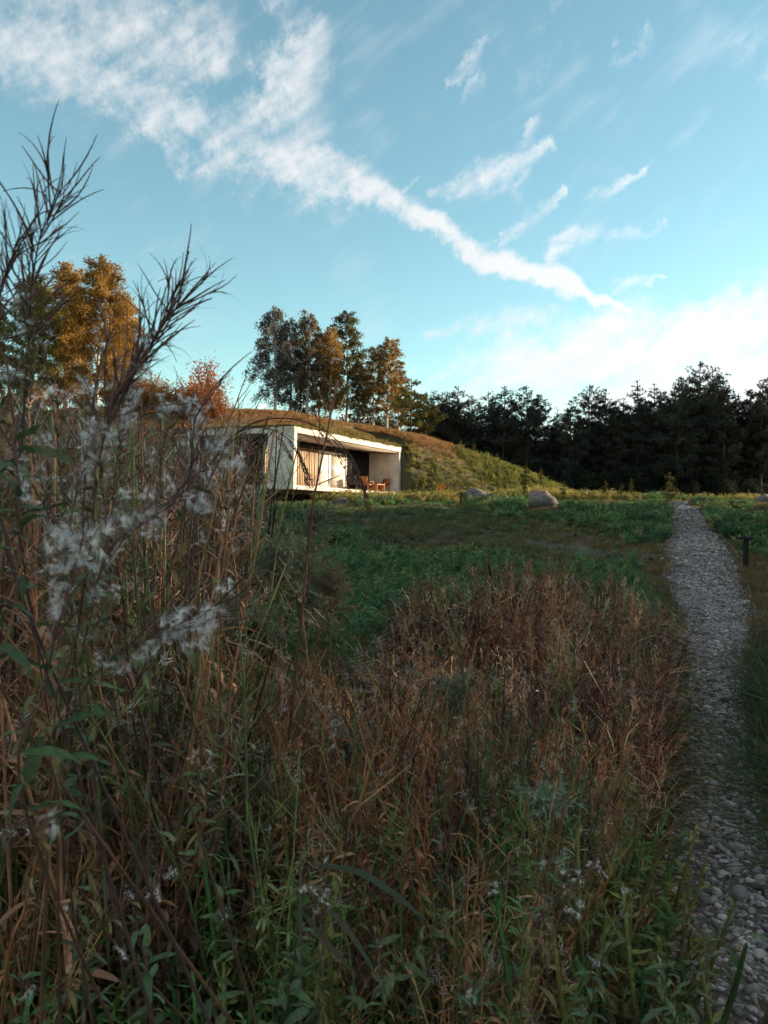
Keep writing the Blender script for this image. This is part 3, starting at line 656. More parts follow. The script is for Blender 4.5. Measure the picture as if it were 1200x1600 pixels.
# young pines in the meadow and on the slope
YP = [pine_meshes(81, 1.6, .08, .26, 90, .2, .16, 16), pine_meshes(82, 1.6, .1, .17, 60, .1, .15, 14)]
for px, Y, base_py, top, mi, lab in [(1047, 41, 785, 738, 0, 'bushy young pine at the end of the gravel path'), (882, 36, 795, 752, 1, 'slim young pine right of the boulders'),
                                     (822, 41, 770, 726, 1, 'slim young pine behind the reddish boulder'), (947, 41, 782, 750, 1, 'young pine on the crest, left of the close pair'),
                                     (973, 41, 782, 756, 0, 'left one of the close pair of young pines on the crest'), (988, 41, 782, 748, 1, 'right one of the close pair of young pines on the crest'),
                                     (916, 42, 782, 760, 0, 'tiny young pine at the foot of the slope'), (846, 52, 745, 733, 1, 'tiny young pine on the hill slope above the boulders'),
                                     (720, 58, 710, 688, 0, 'uppermost golden sapling on the hill ridge'), (740, 58, 718, 692, 0, 'middle golden sapling on the hill ridge'), (777, 57, 722, 708, 0, 'lowest golden sapling on the hill ridge'),
                                     (930, 40, 785, 765, 1, 'small young pine left of the young pine on the crest')]:
    x = at(px, 700, Y).x; z = float(ground_z(x, Y))-.03
    plant_tree('young_pine', YP[mi], (x, Y, z), px*.1, max(.35, (at(px, top, Y).z-z)/1.6), (.17, .12, .03) if Y > 50 else (.11, .10, .032), lab, 'sapling', 'young pines')
# the wood goes on behind the edge
_cr = PV

# ------------------------------------------------------------------ scattered ground cover
def make_gn():
    ng = bpy.data.node_groups.new('scatter', 'GeometryNodeTree')
    ng.interface.new_socket('Geometry', in_out='INPUT', socket_type='NodeSocketGeometry')
    ng.interface.new_socket('Variants', in_out='INPUT', socket_type='NodeSocketCollection')
    ng.interface.new_socket('Geometry', in_out='OUTPUT', socket_type='NodeSocketGeometry')
    t = NT(ng); gi = t.node('NodeGroupInput').outputs; go = t.node('NodeGroupOutput')
    def attr(nm, typ):
        n = t.node('GeometryNodeInputNamedAttribute', data_type=typ); n.inputs['Name'].default_value = nm; return n.outputs['Attribute']
    ci = t.node('GeometryNodeCollectionInfo'); t.l.new(gi['Variants'], ci.inputs['Collection'])
    ci.inputs['Separate Children'].default_value = True; ci.inputs['Reset Children'].default_value = True
    ip = t.node('GeometryNodeInstanceOnPoints')
    t.l.new(gi['Geometry'], ip.inputs['Points']); t.l.new(ci.outputs[0], ip.inputs['Instance']); ip.inputs['Pick Instance'].default_value = True
    t.l.new(attr('idx', 'INT'), ip.inputs['Instance Index']); t.l.new(attr('rot', 'FLOAT_VECTOR'), ip.inputs['Rotation']); t.l.new(attr('scl', 'FLOAT_VECTOR'), ip.inputs['Scale'])
    t.l.new(ip.outputs[0], go.inputs[0]); return ng
GN = make_gn()
def scatter(name, label, cat, meshes, pts, rot, scl, col, idx=None, kind='stuff', parent=None):
    n = len(pts); me = bpy.data.meshes.new(name); me.vertices.add(n); me.vertices.foreach_set('co', np.asarray(pts, np.float32).ravel())
    a = me.attributes.new('rot', 'FLOAT_VECTOR', 'POINT'); a.data.foreach_set('vector', np.asarray(rot, np.float32).ravel())
    scl = np.asarray(scl, np.float32); scl = np.repeat(scl[:, None], 3, 1) if scl.ndim == 1 else scl
    a = me.attributes.new('scl', 'FLOAT_VECTOR', 'POINT'); a.data.foreach_set('vector', scl.ravel())
    idx = rng.integers(0, len(meshes), n) if idx is None else idx
    a = me.attributes.new('idx', 'INT', 'POINT'); a.data.foreach_set('value', np.asarray(idx, np.int32))
    a = me.attributes.new('col', 'FLOAT_COLOR', 'POINT'); a.data.foreach_set('color', np.concatenate([np.asarray(col, np.float32), np.ones((n, 1), np.float32)], 1).ravel())
    col_ = bpy.data.collections.new(name+'_variants')
    for i, m_ in enumerate(meshes): col_.objects.link(bpy.data.objects.new('%s_variant_%02d' % (name, i), m_))
    o = obj(name, me, parent); md = o.modifiers.new('scatter', 'NODES'); md.node_group = GN
    md[[s.identifier for s in GN.interface.items_tree if s.name == 'Variants'][0]] = col_
    if parent is None: tag(o, label, cat, None, kind)
    else: o['kind'] = kind
    return o
def pick(n, cols, jit=.18, w_=None):
    c = np.array(cols)[rng.choice(len(cols), n, p=w_)]; return c*rng.uniform(1-jit, 1+jit, (n, 1))*rng.uniform(1-jit*.4, 1+jit*.4, (n, 3))
def fbm(x, y, seed=0, f=.35):
    r = np.random.default_rng(seed); z = np.zeros(len(x)); a = 1.
    for o in range(4):
        for _ in range(3):
            th = r.uniform(0, 6.28); z += a*np.sin((x*np.cos(th)+y*np.sin(th))*f*r.uniform(.8, 1.3)+r.uniform(0, 6.28))/3
        f *= 2.1; a *= .55
    return z
def area(n, x0, x1, y0, y1): return rng.uniform(x0, x1, n), rng.uniform(y0, y1, n)
def view(x, y, mar=1.5): return np.abs(x) < .54*np.maximum(y, 0)+mar
def rots(n, tilt=.12): return np.stack([rng.normal(0, tilt, n), rng.normal(0, tilt, n), rng.uniform(0, 6.283, n)], 1)

IM = {k: leafy('cover_'+k, 'inst', tr, ro, va, vs) for k, tr, ro, va, vs in [('grass', .3, .5, .35, 6), ('weed', .3, .55, .4, 7), ('dry', .18, .75, .5, 5)]}
IM['dry'] = leafy('cover_dry_glossy', 'inst', .08, .45, .6, 5, .35)
M['fluff'] = leafy('seed_fluff', 'const', .45, .9, .12, 30, 0.05, base=(.5, .45, .43))
def blade(mb, rg, b0, a, h, bend, wd, n=5, m=0, fold=0., droop=.5):
    s = np.linspace(0, 1, n); r_ = bend*h*s**1.7
    p = np.array(b0)+np.stack([np.cos(a)*r_, np.sin(a)*r_, h*(s-droop*bend*s**3)], 1)
    mb.ribbon(p, wd*np.maximum(.06, (1-s**2.2)*(.6+.4*np.minimum(1, s*4))), np.array([-np.sin(a), np.cos(a), rg.uniform(-.6, .6)]), m, fold)
def grass_clump(seed, n, h, bend, wd, rad, seg=4):
    rg = np.random.default_rng(seed); mb = MB()
    for _ in range(n):
        a = rg.uniform(0, 6.28); r_ = rad*rg.uniform(0, 1)**.5; a2 = rg.uniform(0, 6.28)
        blade(mb, rg, (np.cos(a2)*r_, np.sin(a2)*r_, -.02), a, h*rg.uniform(.5, 1.1), bend*rg.uniform(.3, 1.5), wd*rg.uniform(.7, 1.2), seg)
    return mb.mesh('grass_clump', IM['grass'])
def weed_clump(seed, ns, h, lf, per, bush=.5, mat='weed', wl=.34):
    rg = np.random.default_rng(seed); mb = MB()
    for _ in range(ns):
        a = rg.uniform(0, 6.28); s = np.linspace(0, 1, 5); r_ = bush*h*rg.uniform(.1, 1)*s**1.3; hh2 = h*rg.uniform(.55, 1.1)
        st = np.stack([np.cos(a)*r_, np.sin(a)*r_, hh2*s*(1-.12*s*rg.uniform(0, 2))], 1); st[1:] += rg.normal(size=(4, 3))*.02*h
        mb.tube(st, .006*(1-s*.7)*h/.35, 3, cap=False)
        q = rg.uniform(.12, 1.03, per); o = np.stack([np.interp(q, s, st[:, i]) for i in range(3)], 1)
        d = rg.normal(size=(per, 3)); d[:, 2] = np.abs(d[:, 2])*.5+rg.uniform(-.3, .5, per); d = nrm(d); sz = lf*rg.uniform(.6, 1.25, (per, 1))*(1.15-.45*q[:, None])
        sd = nrm(np.cross(d, np.array([0, 0, 1.])+rg.normal(size=(per, 3))*.5)); mb.quads(o+d*sz, d*sz, sd*sz*wl)
    return mb.mesh('weed_clump', IM[mat])
def reed_clump(seed, n, h, rad):
    rg = np.random.default_rng(seed); mb = MB()
    for _ in range(n):
        a = rg.uniform(0, 6.28); a2 = rg.uniform(0, 6.28); r0 = rad*rg.uniform(0, 1)**.5; s = np.linspace(0, 1, 5); hh2 = h*rg.uniform(.6, 1.12)
        lean = rg.uniform(.02, .3); b0 = np.array([np.cos(a2)*r0, np.sin(a2)*r0, -.02])
        st = b0+np.stack([np.cos(a)*lean*hh2*s**1.6, np.sin(a)*lean*hh2*s**1.6, hh2*s], 1)
        mb.tube(st, .0034*(1-s*.6), 3, cap=False)
        for _ in range(int(rg.integers(2, 4))):
            q = rg.uniform(.05, .7); o = np.array([np.interp(q, s, st[:, i]) for i in range(3)])
            blade(mb, rg, o, rg.uniform(0, 6.28), hh2*rg.uniform(.25, .55), rg.uniform(.3, 1.5), rg.uniform(.006, .012), 4, 0, 0., .6)
        if rg.uniform() < .55:       # feathery head
            k = 26; q = rg.uniform(.78, 1.04, k); o = np.stack([np.interp(q, s, st[:, i]) for i in range(3)], 1)+nrm(st[-1]-st[-2])*np.maximum(0, q-1)[:, None]*hh2
            d = nrm(rg.normal(size=(k, 3))*.55+nrm(st[-1]-st[-2])); sz = rg.uniform(.012, .028, (k, 1)); mb.quads(o+d*sz, d*sz, nrm(np.cross(d, rg.normal(size=(k, 3))))*sz*.16)
    return mb.mesh('reed_clump', IM['dry'])
def dryherb_clump(seed, n, h, rad, fl=.05, leaves=14, pods=22):
    """dead willowherb: brown stems, curled leaves below, ascending split pods above, tufts of seed wool"""
    rg = np.random.default_rng(seed); mb = MB()
    for _ in range(n):
        a = rg.uniform(0, 6.28); a2 = rg.uniform(0, 6.28); r0 = rad*rg.uniform(0, 1)**.5; s = np.linspace(0, 1, 7); hh2 = h*rg.uniform(.6, 1.1); lean = rg.uniform(.03, .24)
        st = np.array([np.cos(a2)*r0, np.sin(a2)*r0, -.02])+np.stack([np.cos(a)*lean*hh2*s**1.8, np.sin(a)*lean*hh2*s**1.8, hh2*s*(1-.1*lean*s)], 1); st[1:] += np.cumsum(rg.normal(size=(6, 3))*np.array([1, 1, .3]), 0)*.013*h
        mb.tube(st, .0024*(1-s*.7)+.0006, 4, cap=False)
        for _ in range(leaves):
            q = rg.uniform(.15, .8); o = np.array([np.interp(q, s, st[:, i]) for i in range(3)])
            ln = rg.uniform(.022, .058); aa = rg.uniform(0, 6.28); u = np.linspace(0, 1, 5); cu = rg.uniform(.6, 3.4)
            p = o+ln*np.stack([np.cos(aa)*np.sin(u*cu)/cu*1.2, np.sin(aa)*np.sin(u*cu)/cu*1.2, rg.uniform(-.1, .5)*u-(1-np.cos(u*cu))/cu], 1)
            mb.ribbon(p, ln*.17*np.sin(np.pi*np.clip(u*.9+.08, 0, 1)), np.array([-np.sin(aa), np.cos(aa), rg.uniform(-.8, .8)]))
        for _ in range(pods):
            q = rg.uniform(.5, 1.0); o = np.array([np.interp(q, s, st[:, i]) for i in range(3)]); aa = rg.uniform(0, 6.28); ln = rg.uniform(.035, .075); u = np.linspace(0, 1, 4); b = rg.uniform(-.5, .6); e = rg.uniform(.3, 1.2)
            p = o+ln*np.stack([np.cos(aa)*u, np.sin(aa)*u, e*u+b*u**2], 1); mb.ribbon(p, .0018*(1.1-u*.6), rg.normal(size=3))
            if rg.uniform() < fl:
                k = 34; dl = nrm(rg.normal(size=3)); d = nrm(rg.normal(size=(k, 3))*.7+dl); c = p[rg.integers(1, 4, k)]+rg.normal(size=(k, 3))*.003; sz = rg.uniform(.004, .011, (k, 1)); mb.quads(c+d*sz, d*sz, nrm(np.cross(d, rg.normal(size=(k, 3))))*sz*.07, 1)
    return mb.mesh('dead_herb_clump', [IM['dry'], M['fluff']])

GC = [grass_clump(i, 16, .30, .55, .006, .10) for i in range(4)]           # fine meadow grass
GH = [grass_clump(20+i, 30, .20, .7, .017, .17, 3) for i in range(4)]       # coarse turf, seen from afar
WC = [weed_clump(40+i, 8, .34, .036, 18, .6, 'weed', .42) for i in range(4)]
WB = [weed_clump(50+i, 12, .42, .046, 24, .85, 'weed', .40) for i in range(3)]
RC = [reed_clump(60+i, 9, .86, .10) for i in range(5)]
DC = [dryherb_clump(70+i, 4, 1.0, .10) for i in range(5)]
SG = [grass_clump(90+i, 16, .55, 1.5, .007, .07, 7) for i in range(4)]      # arching sedge

def lay(x, y, z=None, dz=-.01): return np.stack([x, y, (ground_z(x, y) if z is None else z)+dz], 1)
soil_patch = [(640, 792, 33, 1.5, 1.2), (915, 860, 17.5, .75, .9), (870, 848, 18.5, .7, .5), (705, 803, 30, 1.3, .7)]
def bare(x, y):
    b = np.zeros(len(x), bool)
    for px, py, Y, rx, ry in soil_patch:
        c = at(px, py, Y); b |= (((x-c.x)/rx)**2+((y-c.y)/ry)**2 < 1+.6*np.sin(x*5)*np.sin(y*4)) & (rng.uniform(0, 1, len(x)) < .7)
    return b
def crowded(x, y):
    b = np.zeros(len(x), bool)
    for cx, cy_, r_ in clear_spots: b |= (np.abs(x-cx*(1-(cy_-y)/cy_)) < r_) & (y < cy_+.3) & (y > cy_-6)
    return b
# low turf over the whole meadow
x, y = area(60000, -24, 30, 8, 48); k = view(x, y) & (np.abs(path_off(x, y)) > path_hw(y)*rng.uniform(.85, 1.15, len(x))) & ~bare(x, y) & (base(x, y) > hill_z(x, y)); x, y = x[k], y[k]
f = fbm(x, y, 1, .5); dry_ = np.clip(.5+f*.5+.35*(path_off(x, y) > 0)+.5*np.exp(-((np.abs(path_off(x, y))-path_hw(y))/.5)**2), 0, 1)[:, None]
c = (1-dry_)*np.array([.085, .125, .055])+dry_*np.array([.18, .125, .062])
scatter('meadow_turf', 'short olive and brownish grass covering the shaded meadow', 'grass', GH, lay(x, y), rots(len(x)), rng.uniform(.5, 1.1, len(x)), c*rng.uniform(.75, 1.25, (len(x), 1)))
x, y = area(5200, .5, 12, -1, 9); k = (path_off(x, y) > path_hw(y)+.05) & (x < .54*np.maximum(y, 0)+4); x, y = x[k], y[k]
scatter('verge_turf', 'short grass on the ground right of the path', 'grass', GH, lay(x, y), rots(len(x)), rng.uniform(.5, 1.2, len(x)), pick(len(x), [(.09, .12, .05), (.16, .11, .055), (.07, .10, .045)], .3))
# fine lush grass of the wet hollow
x, y = area(24000, -11, 7, 4.4, 16.5); f = fbm(x, y, 2, .6); k = view(x, y, .8) & (path_off(x, y) < -path_hw(y)-.5-.4*f) & (y < 14.2+f*1.3) & (y > 3.9+1.15*x) & (x > -.24*y); x, y = x[k], y[k]; f = f[k]
c = pick(len(x), [(.085, .17, .075), (.12, .205, .095), (.17, .21, .08)], .2)
scatter('lush_grass', 'bright green fine grass in the damp hollow', 'grass', GC+WC[:2], lay(x, y), rots(len(x), .2), rng.uniform(.55, 1.35, len(x))*(1+.35*f), c*(1+.25*f[:, None]), idx=np.where(rng.uniform(0, 1, len(x)) < .12, rng.integers(4, 6, len(x)), rng.integers(0, 4, len(x))))
# leafy ground cover of the middle distance
x, y = area(62000, -24, 30, 12.5, 46); f = fbm(x, y, 3, .45); po = path_off(x, y)
far = np.clip((y-20)/20, 0, 1)
k = view(x, y) & (np.abs(po) > path_hw(y)+.12) & ~bare(x, y) & (base(x, y) > hill_z(x, y)) & ~crowded(x, y) & (y > 13.3+.8*f*(po < 0)) & (rng.uniform(0, 1, len(x)) < np.clip(.62+f*.75-.3*(po > 0)*(y < 24), .06, .98)); x, y, f, po = x[k], y[k], f[k], po[k]
hs = np.clip(.7+.8*f, .35, 1.7)*rng.uniform(.75, 1.2, len(x))*np.interp(y, [12, 16, 30, 46], [.7, .95, 1.0, .8]); hs *= np.where(po > 0, np.interp(y, [12, 26], [.5, 1]), 1); t_, q_ = to_tw(x, y); hs *= np.where((q_ > -7) & (t_ > 2) & (t_ < 14), .55, 1)
c = pick(len(x), [(.062, .118, .058), (.105, .175, .08), (.155, .215, .085), (.25, .25, .10)], .42, [.3, .35, .25, .1])
scatter('leafy_cover', 'dark green leafy weeds growing in low mounds across the meadow', 'weeds', WC+WB, lay(x, y), rots(len(x)), hs, c)
# taller herbs on the crest; sunlight is put into their pale colours
x, y = area(14000, -6, 34, 36, 50); f = fbm(x, y, 5, .6); k = view(x, y, 3) & (np.abs(path_off(x, y)) > path_hw(y)+.1) & (base(x, y) > hill_z(x, y)) & (f > -.35) & ~crowded(x, y) & (y > 34+(x+4)*.30); x, y, f = x[k], y[k], f[k]
scatter('crest_herbs', 'yellow-green herbs, paled as if sunlit, along the crest before the forest', 'weeds', WC+GH, lay(x, y), rots(len(x)), rng.uniform(.9, 1.9, len(x))*(1+.35*f), pick(len(x), [(.30, .26, .085), (.22, .23, .08), (.36, .29, .10)], .25))
# turf of the mound and of the planted roof
x, y = area(90000, -34, 24, 30, 76); t_, q_ = to_tw(x, y); hz = hill_z(x, y); k = (hz > base(x, y)) & view(x, y, 4) & ~((q_ < .02) & (q_ > -.1) & (t_ < HL)); x, y, hz, t_, q_ = x[k], y[k], hz[k], t_[k], q_[k]
f = fbm(x, y, 6, .5); rel = np.clip((hz-base(x, y)-1.9+f*.6)/1.6, 0, 1); rel = np.where((q_ < 5) & (q_ > 0) & (t_ > 0) & (t_ < HL), rel*.55, rel)[:, None]
c = (1-rel)*pick(len(x), [(.24, .24, .065), (.14, .175, .05), (.34, .29, .09)], .3)+rel*pick(len(x), [(.30, .15, .07), (.22, .13, .058), (.36, .22, .095)], .3)
sc_ = rng.uniform(.6, 1.5, len(x))*(1+.15*f)*np.where((q_ > 0) & (q_ < 1.2) & (t_ > 0) & (t_ < HL), .75, 1)
scatter('hill_turf', 'dry grass turning from green to russet over the mound and the planted roof', 'grass', GH, lay(x, y, hz), rots(len(x)), sc_, c)
n_ = 420; t_ = rng.uniform(.05, HL-.05, n_); q_ = np.where(rng.uniform(0, 1, n_) < .8, rng.uniform(-.03, .10, n_), rng.uniform(0, .6, n_)); sd_ = rng.uniform(0, 1, n_) < .3
t_ = np.where(sd_, rng.uniform(-.03, .1, n_), t_); q_ = np.where(sd_, rng.uniform(0, 6, n_), q_); x, y = from_tw(t_, q_)
scatter('roof_edge_grass', 'shaggy dry grass hanging over the edge of the planted roof', 'grass', GH+GC, np.stack([x, y, np.full(n_, HT-.02)], 1), rots(n_, .45), rng.uniform(.35, .95, n_), pick(n_, [(.24, .22, .07), (.16, .18, .05), (.30, .18, .08)], .3))
# low shrubs on the lower hill
x, y = area(15000, -4, 24, 38, 64); hz = hill_z(x, y); f = fbm(x, y, 7, .7); rel = hz-base(x, y); t_, q_ = to_tw(x, y); k = (rel > .05) & (rel < 3.0+f) & (f > -.15) & (t_ > HL+.1); x, y, hz = x[k], y[k], hz[k]
scatter('hill_herbs', 'leafy green herbs in tufts on the lower slope of the mound', 'weeds', WC, lay(x, y, hz), rots(len(x)), rng.uniform(.7, 1.5, len(x)), pick(len(x), [(.20, .215, .06), (.13, .165, .05), (.30, .27, .08)], .2))
# dry reeds and grasses before the hollow
x, y = area(6000, -4.5, 4.5, 1.95, 9.2); f = fbm(x, y, 8, .9); po = path_off(x, y); k = view(x, y, .3) & (po < -path_hw(y)-.1) & (x > -.34*y-.1) & (f > -.75) & (y < np.minimum(4.5+1.15*x, 6.6)+.8*f) ; x, y, f, po = x[k], y[k], f[k], po[k]
hs = np.interp(y, [1.95, 2.6, 4, 9], [.66, .76, .86, .98])*rng.uniform(.8, 1.15, len(x))*(1+.08*f)*np.clip(.6+(-po-path_hw(y))*.7, .6, 1); hs *= np.interp(x/y, [-.34, -.05, .1], [.95, .8, 1.0])
scatter('dry_reeds', 'reddish-brown dead reeds and grasses massed before the damp hollow', 'reeds', RC, lay(x, y), rots(len(x), .14), hs, pick(len(x), [(.32, .125, .06), (.42, .20, .10), (.13, .048, .03), (.50, .33, .19), (.075, .03, .022), (.15, .15, .06)], .32))
# arching sedge beside the path, both sides
x, y = area(8000, 0, 6, 1.9, 13); po = path_off(x, y); f = fbm(x, y, 9, 1.2); e = np.abs(po)-path_hw(y)
k = (e > .03) & (e < np.where(po > 0, .9, .55)) & (rng.uniform(0, 1, len(x)) < np.where(y < 6.5, .8, .28)*np.clip(.6+f, .1, 1)); x, y, po = x[k], y[k], po[k]
scatter('sedge', 'arching yellow-green sedge leaning over both edges of the path', 'grass', SG, lay(x, y), rots(len(x), .1), rng.uniform(.55, 1.1, len(x))*np.interp(y, [2, 7, 13], [1, .9, .45])*np.where(po > 0, .75, 1.), np.where((po > 0)[:, None], pick(len(x), [(.06, .088, .042), (.075, .096, .046)], .2), pick(len(x), [(.14, .13, .045), (.20, .145, .055), (.09, .105, .04)], .2)))
# green verge right of the path, close by
x, y = area(2600, 1.2, 6, 1.8, 8.5); po = path_off(x, y); k = (po > path_hw(y)-.07) & (po < path_hw(y)+1.6) & (x < .56*y+.5); x, y = x[k], y[k]
scatter('verge_grass', 'dark green grass hanging over the right edge of the path', 'grass', GC+SG, lay(x, y), rots(len(x), .2), rng.uniform(.6, 1.2, len(x))*np.interp(y, [2, 5, 8.5], [1.0, .95, .6]), pick(len(x), [(.05, .085, .045), (.07, .10, .05), (.11, .09, .045)], .25))
# weeds that creep onto the gravel
yy = rng.uniform(2, 40, 420); oo = np.sign(rng.normal(size=420))*np.clip(rng.normal(.9, .2, 420), .1, 1.2); x = path_c(yy)+oo*path_hw(yy)
scatter('path_weeds', 'small tufts of grass creeping onto the gravel of the path', 'grass', GH, lay(x, yy, base(x, yy)+.01), rots(420, .3), rng.uniform(.15, .55, 420), pick(420, [(.10, .12, .05), (.20, .12, .06), (.15, .085, .05)], .3))
# russet tussocks right of the path
x, y = area(3000, 3, 13, 6.5, 20); po = path_off(x, y); f = fbm(x, y, 10, 1.1); k = (po > path_hw(y)+.03) & (po < path_hw(y)+2.6) & (f > .0); x, y = x[k], y[k]
scatter('russet_tussocks', 'low russet grass tussocks along the right edge of the path', 'grass', GH+GC, lay(x, y), rots(len(x)), rng.uniform(.4, .85, len(x)), pick(len(x), [(.19, .088, .052), (.165, .105, .06), (.12, .09, .046)], .2))
# dead willowherb thicket at the left
x, y = area(1750, -5, .2, 1.55, 6.5); u = x/y; f = fbm(x, y, 11, 1.3); k = (u < -.205+.02*f) & (u > -.66); x, y, u = x[k], y[k], u[k]
tip = np.interp(u, [-.6, -.45, -.3, -.19], [.11, .10, .09, .075])*y+EYE-.05+rng.normal(0, .09, len(x))
scatter('dead_willowherb_thicket', 'thicket of dead brown willowherb filling the left side', 'weeds', DC, lay(x, y), rots(len(x), .07), np.clip(tip-base(x, y),   .7, 2.1), pick(len(x), [(.22, .09, .046), (.30, .145, .078), (.08, .034, .023), (.10, .125, .045), (.045, .022, .016)], .3))
# tangle of dead herbs and leaves in the foreground
x, y = area(2300, -1.9, 1.4, 1.12, 3.2); po = path_off(x, y); f = fbm(x, y, 12, 2.6); k = (f > -.45) & (po < -path_hw(y)-.12+.1*f) & (np.abs(x) < .56*y+.35) & ((y < 2.5) | (x < -.2*y)); x, y, f, po = x[k], y[k], f[k], po[k]
hs = (EYE-np.interp(y, [.95, 1.3, 2, 3.2], [.63, .55, .60, .72]))*rng.uniform(.5, 1.02, len(x))*(1+.2*f)*np.clip(.5+(-po-path_hw(y))*.9, .45, 1)
DF = [dryherb_clump(170+i, 5, 1.0, .10, .02, 40, 24) for i in range(4)]
scatter('herb_tangle', 'tangle of dead stems and curled leaves in the dark foreground', 'weeds', DF, lay(x, y), rots(len(x), .09), hs, pick(len(x), [(.32, .12, .05), (.34, .16, .075), (.15, .18, .055), (.085, .14, .045), (.17, .052, .03), (.05, .024, .017)], .3))
x, y = area(2200, -1.9, 1.4, 1.05, 3.4); po = path_off(x, y); f = fbm(x, y, 13, 1.8); k = (po < -path_hw(y)-.1) & (np.abs(x) < .56*y+.35) & (f > -.3-.5*(x < .1)*(y < 2)) & (y < 2.1+.4*f); x, y, f = x[k], y[k], f[k]
LF = [weed_clump(180+i, 4, .9, .028, 44, .25, 'weed', .26) for i in range(4)]
scatter('leafy_undergrowth', 'dull green leafy shoots among the dead stems in the foreground', 'weeds', LF, lay(x, y), rots(len(x), .14), (EYE-np.interp(y, [1.05, 1.4, 2, 3.4], [.70, .66, .74, .84]))/.9*rng.uniform(.6, 1.02, len(x)), pick(len(x), [(.080, .15, .052), (.115, .19, .07), (.19, .19, .065), (.15, .105, .05)], .3))

# ------------------------------------------------------------------ pebbles on the path
def pebble_mesh(seed):
    bm = bmesh.new(); bmesh.ops.create_icosphere(bm, subdivisions=1, radius=1); r_ = np.random.default_rng(seed)
    a_ = r_.uniform(.75, 1.25, 3)*np.array([1, .8, .55]); 
    for v in bm.verts:
        k_ = 1+.16*float(vnoise(np.array([v.co[:]])*1.7, seed, 2)[0]); v.co = Vector([v.co[i]*a_[i]*k_ for i in range(3)])
    for f_ in bm.faces: f_.smooth = True
    me = bpy.data.meshes.new('pebble'); bm.to_mesh(me); bm.free(); return me
def stone_mat(name, src):
    m, t = new_mat(name); oi = t.node('ShaderNodeObjectInfo')
    col = t.ramp(oi.outputs['Random'], [(0, (.05, .038, .032)), (.35, (.16, .132, .12)), (.7, (.30, .255, .235)), (1, (.52, .46, .43))])
    tc = t.node('ShaderNodeTexCoord').outputs['Object']; col = t.mix(t.sstep(t.noise(tc, 2.2, 4, .7), .45, .7, 0, .6), col, (.05, .04, .035, 1))
    p = t.node('ShaderNodeBsdfPrincipled', {'Base Color': col, 'Roughness': .75}); finish(t, p.outputs[0]); return m
M['pebble'] = stone_mat('pebble_stone', 'obj'); PM = [pebble_mesh(200+i) for i in range(6)]
for q in PM: q.materials.append(M['pebble'])
yy = np.concatenate([rng.uniform(1.2, 9, 9000), rng.uniform(9, 22, 9000), rng.uniform(22, 44, 9000)]); oo = np.clip(rng.normal(0, .52, len(yy)), -1.12, 1.12)
k = fbm(yy*2, oo*1.6, 15, 1.2)*.9+rng.uniform(-.2, 1.2, len(yy)) > 0.12; yy, oo = yy[k], oo[k]
xx = path_c(yy)+oo*path_hw(yy)*1.08; rad = rng.lognormal(math.log(.0125), .45, len(yy))*np.interp(yy, [0, 8, 20, 44], [.85, 1.05, 1.6, 2.2]); zz_ = base(xx, yy)+.012+.02*np.maximum(0, 1-oo**2)+rad*.18
order = np.argsort(-(rad/yy)*(np.abs(xx/yy) < .51)); near, rest = order[:300], order[300:]
for q in near:
    o = obj('pebble', PM[int(rng.integers(0, 6))], path, (xx[q], yy[q], zz_[q]), tuple(rng.normal(0, .25, 2))+(rng.uniform(0, 6.28),), rad[q])
scatter('pebbles', None, None, PM, np.stack([xx, yy, zz_], 1)[rest], rots(len(rest), .25), rad[rest], np.ones((len(rest), 3))*.3, parent=path)
# depth of the wood behind its edge, one dark mass
n_ = 260; x = rng.uniform(-70, 70, n_); y = rng.uniform(118, 150, n_); far_ = np.arange(n_) > 180; x = np.where(far_, rng.uniform(190, 330, n_), x); y = np.where(far_, rng.uniform(60, 300, n_), y)
scatter('forest_mass', 'dark depth of the conifer forest behind its edge', 'forest', [q[1] for q in PV], np.stack([x, y, base(x, y)-rng.uniform(.5, 3, n_)], 1), np.stack([np.zeros(n_), np.zeros(n_), rng.uniform(0, 6, n_)], 1), rng.uniform(.75, .95, n_), np.ones((n_, 3))*.02)

# ------------------------------------------------------------------ plants close to the camera, each a thing with its own leaves, pods and seed wool
M['stem_red'] = leafy('stem_red', 'object', 0, .6, .3, 20, .2)
M['leaf_near'] = leafy('leaf_near', 'object', .28, .5, .35, 3.0, .35, mottle=(.10, .055, .028))
M['pod'] = leafy('pod', 'object', .05, .6, .3, 6, .2)
M['wool'] = leafy('seed_wool', 'const', .5, .9, .10, 8, 0.0, base=(.82, .77, .76))
def leaf_mesh(seed, wide=.2, curl=.6, twist=.4):
    rg = np.random.default_rng(seed); u = np.linspace(0, 1, 8); mb = MB()
    p = np.stack([np.sin(u*max(curl, .05))/max(curl, .05), .06*np.sin(u*3+seed)*u, -(1-np.cos(u*curl))/max(curl, .05)+.05*np.sin(u*7+seed)*u], 1)
    wv = wide*np.sin(np.pi*np.clip(u**.85, 0, 1))**.8*(1-.25*u)+.012
    d = nrm(np.gradient(p, axis=0)); tw = twist*u**1.5; sd = np.stack([0*u, np.cos(tw), np.sin(tw)], 1); up = np.cross(d, sd)
    L = p-sd*wv[:, None]/2+up*(.16*wv)[:, None]+up*(.02*np.sin(u*19+seed))[:, None]; Rr = p+sd*wv[:, None]/2+up*(.16*wv)[:, None]+up*(.02*np.sin(u*17+seed*2))[:, None]
    v = np.stack([L, p, Rr], 1).reshape(-1, 3); i = np.arange(7)*3
    mb.add(v, np.concatenate([np.stack([i, i+1, i+4, i+3], -1), np.stack([i+1, i+2, i+5, i+4], -1)])); return mb.mesh('leaf', M['leaf_near'], True)
